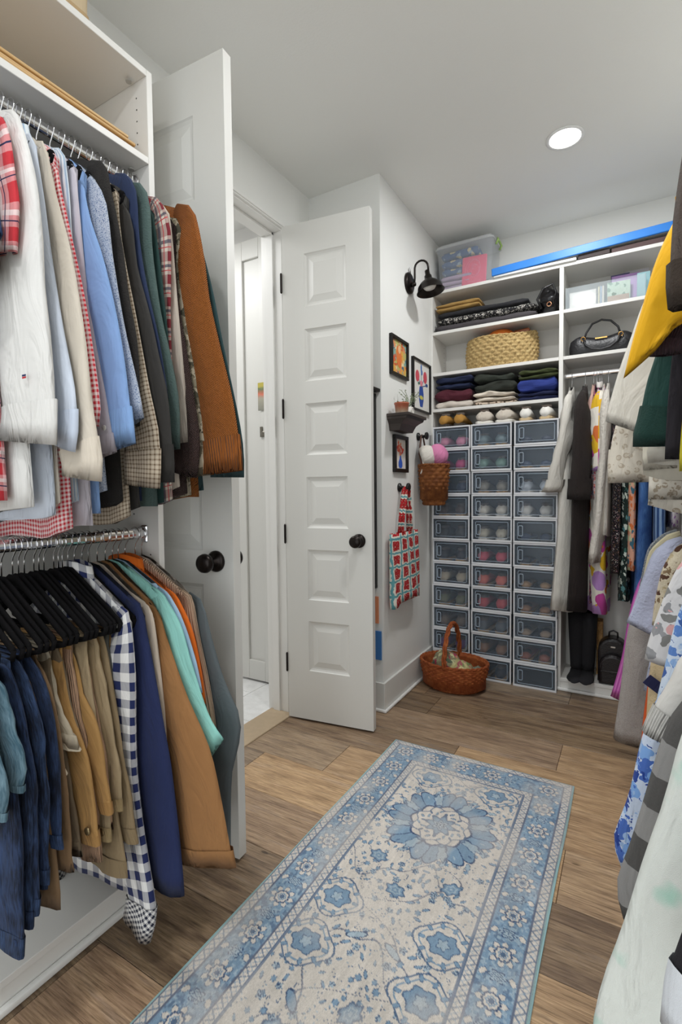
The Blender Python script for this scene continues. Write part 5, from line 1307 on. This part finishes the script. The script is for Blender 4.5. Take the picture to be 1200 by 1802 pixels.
for (a_, b_) in (((-.004, .15), (-.05, .205)), ((.0, .15), (.0, .27)), ((.004, .15), (.055, .215)), ((.002, .15), (.085, .17))):
    dy, dz = b_[0]-a_[0], b_[1]-a_[1]; l_ = math.hypot(dy, dz); ny, nz_ = -dz/l_*.0028, dy/l_*.0028
    flat([(a_[0]-ny, a_[1]-nz_), (b_[0]-ny, b_[1]-nz_), (b_[0]+ny, b_[1]+nz_), (a_[0]+ny, a_[1]+nz_)], .0068, pc('#3c5a8a'), f2, 'stem')
for (cy, cz, ry, rz, c_) in ((-.062, .205, .030, .034, '#cf4f5e'), (.064, .215, .030, .036, '#cf4f5e'), (.0, .262, .010, .022, '#3b6cb4'), (.01, .235, .010, .016, '#3b6cb4'), (.0, .17, .022, .018, '#e08a96'), (.088, .172, .020, .010, '#34508a'), (-.04, .165, .016, .008, '#4f7a6a')):
    flat(ell(cy, cz, ry, rz), .0074, pc(c_), f2, 'petal')
f3 = frame('framed_print', 'small black framed print of red blossoms in blue vase', 2.446, 2.630, 1.249, 1.450, .020, pc('#ded6cc'))
flat([(-.006, .095), (.006, .095), (.012, .075), (.026, .055), (.026, .035), (.014, .024), (-.014, .024), (-.026, .035), (-.026, .055), (-.012, .075)], .0068, pc('#2a57b8'), f3, 'vase')
rr_ = random.Random(2)
for k in range(34):
    a = rr_.uniform(0, 6.28); d = rr_.uniform(0, 1)**.5
    flat(ell(d*.042*math.cos(a), .135+d*.038*math.sin(a), .007, .008, 8), .0070+.00001*k, pc(['#d9472f', '#e0673f', '#c93a34', '#e58a5a'][k % 4]), f3, 'blossom')

# floating dark wood shelf with plants
ws = thing('wall_shelf', 'dark wood crown moulding wall shelf with plants', 'shelf', (XJ, 2.372, 1.465))
dk = plain('dark_walnut', '#3a322e', .5, vary=.15, scale=30)
MB().box((0, 0, .070), (.125, .255, .085)).build('top_board', dk, ws, bevel=.002)
prof = [(.112, .070), (.108, .058), (.090, .048), (.074, .034), (.066, .018), (.058, .0)]
rings = [[(0, .005+(.112-d_)*.6, z), (d_, .005+(.112-d_)*.6, z), (d_, .250-(.112-d_)*.6, z), (0, .250-(.112-d_)*.6, z)] for d_, z in prof]
MB().loft(rings).build('crown_molding', dk, ws)
ZS = 1.5503
def leaf_rosette(b, c, n, r, h, rnd):
    for k in range(n):
        a = k*2.4+rnd.random(); t_ = .3+.7*(k/n); L_ = r*t_
        p0 = Vector(c); d = Vector((math.cos(a)*.8, math.sin(a)*.8, 1.1-t_*.8)).normalized(); s = Vector((-math.sin(a), math.cos(a), 0))*r*.22
        m = p0+d*L_*.55; e = p0+d*L_
        nrm = d.cross(s).normalized()*.0025
        b.add([p0, m+s, e, m-s, m+nrm], [(0, 1, 4), (1, 2, 4), (2, 3, 4), (3, 0, 4), (0, 3, 2, 1)])
pl = thing('potted_succulent', 'green succulent in a glazed pink terracotta pot', 'plant', (XJ+.064, 2.425, ZS))
MB().lathe([(.001, 0), (.028, 0), (.032, .004), (.037, .046), (.040, .050), (.039, .056), (.033, .054), (.030, .046), (.001, .045)], 28).build('pot', (lambda: (lambda t: (t.set(.35), t.col(t.ramp(t.math('ADD', t.math('MULTIPLY', (lambda sp: (t.l(t.obj(), sp.inputs[0]), sp.outputs[2])[1])(t.n('SeparateXYZ')), 18), t.math('MULTIPLY', t.noise(t.obj(), 90, 3).outputs[0], .35)), [(.15, '#cfc3b0'), (.5, '#b98b70'), (.85, '#a5573c')])), t.m)[-1])(NT('drip_glaze')))(), pl, smooth=True)
b = MB(); leaf_rosette(b, (0, 0, .046), 26, .045, .04, random.Random(4)); b.build('leaves', plain('succulent_green', '#5d8a42', .5, vary=.15, scale=60), pl)
sp_ = thing('leafy_sprig', 'pale variegated sprig in a small white vase', 'plant', (XJ+.062, 2.535, ZS))
MB().lathe([(.001, 0), (.020, 0), (.024, .01), (.022, .035), (.014, .045), (.015, .05), (.011, .05), (.010, .04), (.001, .02)], 20).build('vase', plain('white_ceramic', '#dcd8d0', .3), sp_, smooth=True)
b = MB(); b2 = MB(); r5 = random.Random(9)
for k in range(9):
    a = k*2.4; hh = r5.uniform(.06, .11); dx, dy = .05*math.cos(a), .07*math.sin(a)
    pts = [(0, 0, .045), (dx*.4, dy*.4, .045+hh*.6), (dx, dy, .045+hh*.9)]; b.tube(pts, .0012, 5)
    for j in range(7):
        u = .3+.7*j/6; p = Vector((dx*u, dy*u, .045+hh*.9*u)); s = Vector((r5.uniform(-1, 1), r5.uniform(-1, 1), r5.uniform(-.3, .6))).normalized()*.014; n_ = s.cross(Vector((.3, .2, 1))).normalized()*.0055
        b2.add([p, p+s*.5+n_, p+s, p+s*.5-n_], [(0, 1, 2, 3)])
b.build('stems', plain('stem_green', '#6a7a52', .6), sp_); b2.build('leaves', plain('pale_leaf', '#b3bda0', .6, vary=.3, scale=80), sp_)
ht = thing('ceramic_heart', 'small white openwork ceramic ornament on the wall shelf', 'ornament', (XJ+.098, 2.49, ZS))
MB().tube([(0, .014*math.cos(k*.524), .020+.018*math.sin(k*.524)) for k in range(12)], .0035, 6, closed=True).build('ring', plain('white_ceramic', '#dcd8d0', .3), ht, smooth=True)
MB().cbox((0, 0, .0015), (.014, .022, .003)).build('foot', plain('white_ceramic', '#dcd8d0', .3), ht)

# gooseneck sconce
sc_ = thing('wall_sconce', 'black gooseneck barn wall lamp', 'lamp', (XJ, 2.676, 2.318))
MB().lathe([(.001, 0), (.058, 0), (.058, .012), (.050, .018), (.001, .019)], 32, (0, 0, 0), 'X').build('wall_plate', M_BRONZE, sc_, smooth=True)
MB().lathe([(.012, .018), (.014, .03), (.010, .045), (.001, .046)], 16, (0, 0, -.012), 'X').build('swivel_joint', M_BRONZE, sc_, smooth=True)
arm = [(.036, 0, -.012), (.040, 0, .02), (.040, .0, .075)]+[(.040+.035*(1-math.cos(k*PI/8)), .0+.003*k, .078+.037*math.sin(k*PI/8)) for k in range(1, 9)]+[(.110, .026, .055)]
MB().tube(arm, .0058, 10).build('gooseneck_arm', M_BRONZE, sc_, smooth=True)
sh = MB().lathe([(.010, .062), (.013, .060), (.014, .035), (.020, .030), (.021, .012), (.030, .004), (.050, -.010), (.066, -.030), (.074, -.058), (.078, -.062), (.074, -.061), (.063, -.030), (.046, -.010), (.02, .0)], 36, (0, 0, 0), caps=(True, False)).build('lamp_shade', M_BRONZE, sc_, smooth=True, loc=(.112, .028, .0), rot=(0, math.radians(-10), 0))
MB().lathe([(.012, .0), (.034, -.012), (.036, -.034), (.028, -.044), (.001, -.047)], 24).build('bulb', plain('frosted_bulb', '#eceae6', .4, vary=0), sh, smooth=True)
MB().lathe([(.004, 0), (.004, .03), (.006, .034), (.001, .038)], 10, (.012, 0, .05)).build('switch', M_CHROME, sc_, smooth=True)

# pegs
def peg(label, y, z):
    t = thing('wall_hook', label, 'hook', (XJ, y, z))
    MB().lathe([(.001, 0), (.024, 0), (.024, .008), (.010, .012), (.009, .050), (.001, .051)], 24, (0, 0, 0), 'X').build('base', M_BLACK, t, smooth=True)
    MB().lathe([(.010, .046), (.021, .050), (.022, .060), (.018, .063), (.001, .064)], 24, (0, 0, .002), 'X').build('end_cap', M_BLACK, t, smooth=True)
peg('round black wall hook holding the hanging basket', 2.813, 1.468); peg('round black wall hook holding the tote bag', 2.531, 1.166)

# hanging basket with caps
M_WALN = straw('dark_wicker', '#5a3119', '#77451f', '#8f5a2f', 25)
hb = basket('hanging_basket', 'dark brown woven basket hanging on the wall hook', (XJ+.100, 2.812, 1.060), .088, .086, .235, M_WALN, taper=.68, rows=11, stakes=12, amp=.0050, bulge=.16)
MB().tube([(-.045, -.075, .235), (-.07, -.05, .30), (-.074, -.012, .405), (-.072, .0, .418), (-.070, .012, .405), (-.066, .05, .30), (-.045, .075, .235)], .006, 6, flat=.4).build('leather_strap', plain('strap_leather', '#4a2a1a', .6), hb, smooth=True)
def cap(name, label, col, loc, rot, bill):
    t = thing(name, label, 'cap', loc, rot); t.scale = (.80, .80, .72); m = fab('solid', col)
    rings = [[(.075*math.cos(2*PI*k/24)*s_*(1+.03*math.sin(5*k)), .085*math.sin(2*PI*k/24)*s_, z) for k in range(24)] for s_, z in ((1, 0), (1.0, .03), (.93, .065), (.75, .090), (.45, .105), (.1, .110))]
    inn = [[(p[0]*.95, p[1]*.95, p[2]+.002) for p in rings[0]]]
    MB().loft(inn+rings, (False, True)).build('crown', m, t, smooth=True)
    top = []; n = 12
    b = MB(); rr = []
    for j in range(6):
        r = []
        for k in range(n+1):
            a = -PI/2-1.15+2.3*k/n; R = 1+.075*j*1.05
            r.append((.075*math.cos(a)*(1+.05*j), .085*math.sin(a)-.0145*j, .002-.0045*j*j*.3*abs(math.cos(a))*1.2-.002*j))
        rr.append(r)
    rr2 = [r+[(p[0], p[1], p[2]-.003) for p in r[::-1]] for r in rr]
    b.loft(rr2).build('bill', m, t, smooth=True)
    MB().lathe([(.001, .112), (.006, .111), (.007, .108)], 12).build('top_button', m, t, smooth=True)
def cap_rot(zx, zy, zz, roll=0):
    z = Vector((zx, zy, zz)).normalized(); y = Vector((math.sin(roll)*-.5, math.sin(roll)*-.8, math.cos(roll))); x = y.cross(z).normalized(); y = z.cross(x)
    return Matrix((x, y, z)).transposed().to_euler()
cap('baseball_cap', 'cream baseball cap tucked behind the pink one', '#d9d3c9', (XJ+.040, 2.802, 1.340), cap_rot(.95, .1, .35, .0), 0)
cap('baseball_cap', 'pink baseball cap in the hanging basket', '#d583ab', (XJ+.098, 2.842, 1.343), cap_rot(.75, -.30, .55, -.1), 0)

# tote bag on the lower hook
def tote_print():
    t = NT('tote_print'); t.set(.85, 0, .2); uv, u, v = t.uv()
    nz = t.noise(uv, 30, 2); mx = t.n('MixRGB'); mx.inputs[0].default_value = .03; t.l(uv, mx.inputs[1]); t.l(nz.outputs[1], mx.inputs[2])
    sp = t.n('SeparateXYZ'); t.l(mx.outputs[0], sp.inputs[0])
    def fr(x, s, o=0): return t.math('FRACT', t.math('DIVIDE', t.math('ADD', x, o), s))
    a, b_ = fr(sp.outputs[0], .098), fr(sp.outputs[1], .072)
    def inb(x, lo, hi): return t.math('MULTIPLY', t.math('GREATER_THAN', x, lo), t.math('LESS_THAN', x, hi))
    box = t.math('MULTIPLY', inb(a, .07, .93), inb(b_, .07, .93)); red = t.math('MULTIPLY', inb(a, .20, .80), inb(b_, .17, .83))
    det = t.noise(uv, 120, 2)
    c = t.mix(box, '#5f9aa0', '#d9d3c6'); c = t.mix(red, c, t.ramp(det.outputs[0], [(.42, '#b9252a'), (.6, '#8d2326'), (.68, '#e3d5c6')])); t.col(c)
    t.bump(t.noise(uv, 900, 2).outputs[0], .0006); return t.m
tb = thing('tote_bag', 'canvas tote bag with red printed boxes on white and teal', 'bag', (XJ+.012, 2.531, .545)); M_TOTE = tote_print()
rings = []
for i in range(15):
    v = i/14; r = []
    for k in range(40):
        a = 2*PI*k/40; ca, sa = math.cos(a), math.sin(a); th = .022*(1-.55*v)+.004
        y = .185*math.copysign(abs(ca)**.45, ca)*(1+.03*(1-v)); x = th*math.copysign(abs(sa)**.7, sa)+th+.006*math.sin(ca*6+v*3)*(1-.3*v)*(sa > 0)
        r.append((x, y+.02*(v-.5)*.4, .378*v+.012*math.cos(ca*3)*(v < .1)))
    rings.append(r)
inn = [[(.012+(p[0]-.012)*.75, p[1]*.96, p[2]-.004-.1*j) for p in rings[-1]] for j in range(2)]
MB().loft(rings+inn).build('body', M_TOTE, tb, smooth=True)
for sx, xo in ((1, .030), (-1, .012)):
    pts = [(xo, -.06, .365), (xo+.004, -.045, .48), (xo+.008, -.018, .60), (xo+.01, -.004, .628), (xo+.01, .008, .628), (xo+.008, .022, .60), (xo+.004, .055, .48), (xo, .07, .365)]
    MB().tube(pts, .011, 8, flat=.25).build('strap', M_TOTE, tb, smooth=True)

# wicker shopper on the floor
M_WICK = straw('red_wicker', '#7a3b1a', '#954c26', '#aa6234', 30)
wk = basket('wicker_basket', 'oval reddish wicker basket with arched handle on the floor', (-.885, 2.800, .0002), .198, .148, .155, M_WICK, taper=.74, rows=14, stakes=26, amp=.0048, bulge=.10)
pts = [(-.01+0*k, .146*math.cos(PI*k/24), .145+.225*math.sin(PI*k/24)) for k in range(25)]
b = MB()
for ph in (0, 2.1, 4.2):
    b.tube([(p[0]+.009*math.cos(ph+k*.9), p[1]+.004*math.sin(ph+k*.9), p[2]+.006*math.sin(ph+k*.9)) for k, p in enumerate(pts)], .007, 7)
b.build('arched_handle', M_WICK, wk, smooth=True)
SCARF = fab('print', '#8f8a6c', '#a8485a', '#c9c79a', '#5d6a55', '#d98a72', scale=24, th=.5, relief='crinkle')
def lump(name, label, c, r, mat, seed):
    rings = []
    for i in range(1, 12):
        ph = PI*i/12; rr_ = []
        for k in range(24):
            a = 2*PI*k/24; n_ = Vector((math.sin(ph)*math.cos(a), math.sin(ph)*math.sin(a), -math.cos(ph)))
            f = 1+.28*noise.noise(n_*2.2+Vector((seed, 0, 0)))+.14*noise.noise(n_*5+Vector((0, seed, 0)))
            rr_.append((r[0]*n_.x*f, r[1]*n_.y*f, r[2]*n_.z*f))
        rings.append(rr_)
    return tag(MB().loft(rings).build(name, mat, smooth=True, loc=c), label, 'scarf')
lump('scarf', 'crumpled floral scarf in sage and red inside the wicker basket', (-.935, 2.80, .115), (.085, .085, .085), SCARF, 3)
lump('scarf', 'yellow green printed scarf in the middle of wicker basket', (-.845, 2.775, .090), (.085, .075, .075), fab('print', '#b8b07c', '#7d8a5a', '#d9cf9a', '#b3656a', scale=26, th=.5, relief='crinkle'), 5)
lump('scarf', 'grey green cloth at the right end of wicker basket', (-.765, 2.82, .075), (.055, .06, .055), fab('solid', '#7d8270', relief='crinkle'), 8)

# behind the far door leaf, on the chase face
mr = thing('wall_mirror', 'black framed mirror edge behind the open door', 'mirror', (-1.30, YJ, .645))
for a_, e_ in (((-.16, -.022, 0), (.165, 0, .018)), ((-.16, -.022, .985), (.165, 0, 1.0)), ((-.16, -.022, .018), (-.145, 0, .985)), ((.150, -.022, .018), (.165, 0, .985))): MB().box(a_, e_).build('frame_bar', M_BLACK, mr, bevel=.001)
MB().box((-.145, -.012, .018), (.150, -.002, .985)).build('glass', plain('mirror_glass', '#dfe3e4', .03, 1.0, vary=0), mr)
tag(MB().box((-1.40, YJ-.10, 1.652), (XJ-.004, YJ, 1.668)).build('ledge_shelf', M_BLACK, bevel=.002), 'slim black ledge shelf above the mirror behind the door', 'shelf')
tag(MB().box((-1.150, YJ-.010, .46), (-1.128, YJ-.002, .60)).build('orange_strap', fab('solid', '#d98a63')), 'orange strap hanging behind the open door', 'strap')
tag(MB().box((-1.150, YJ-.012, .27), (-1.112, YJ-.004, .42)).build('blue_tag', plain('blue_card', '#3f78b8', .5)), 'blue card tag hanging low behind the open door', 'tag')
#INSERT
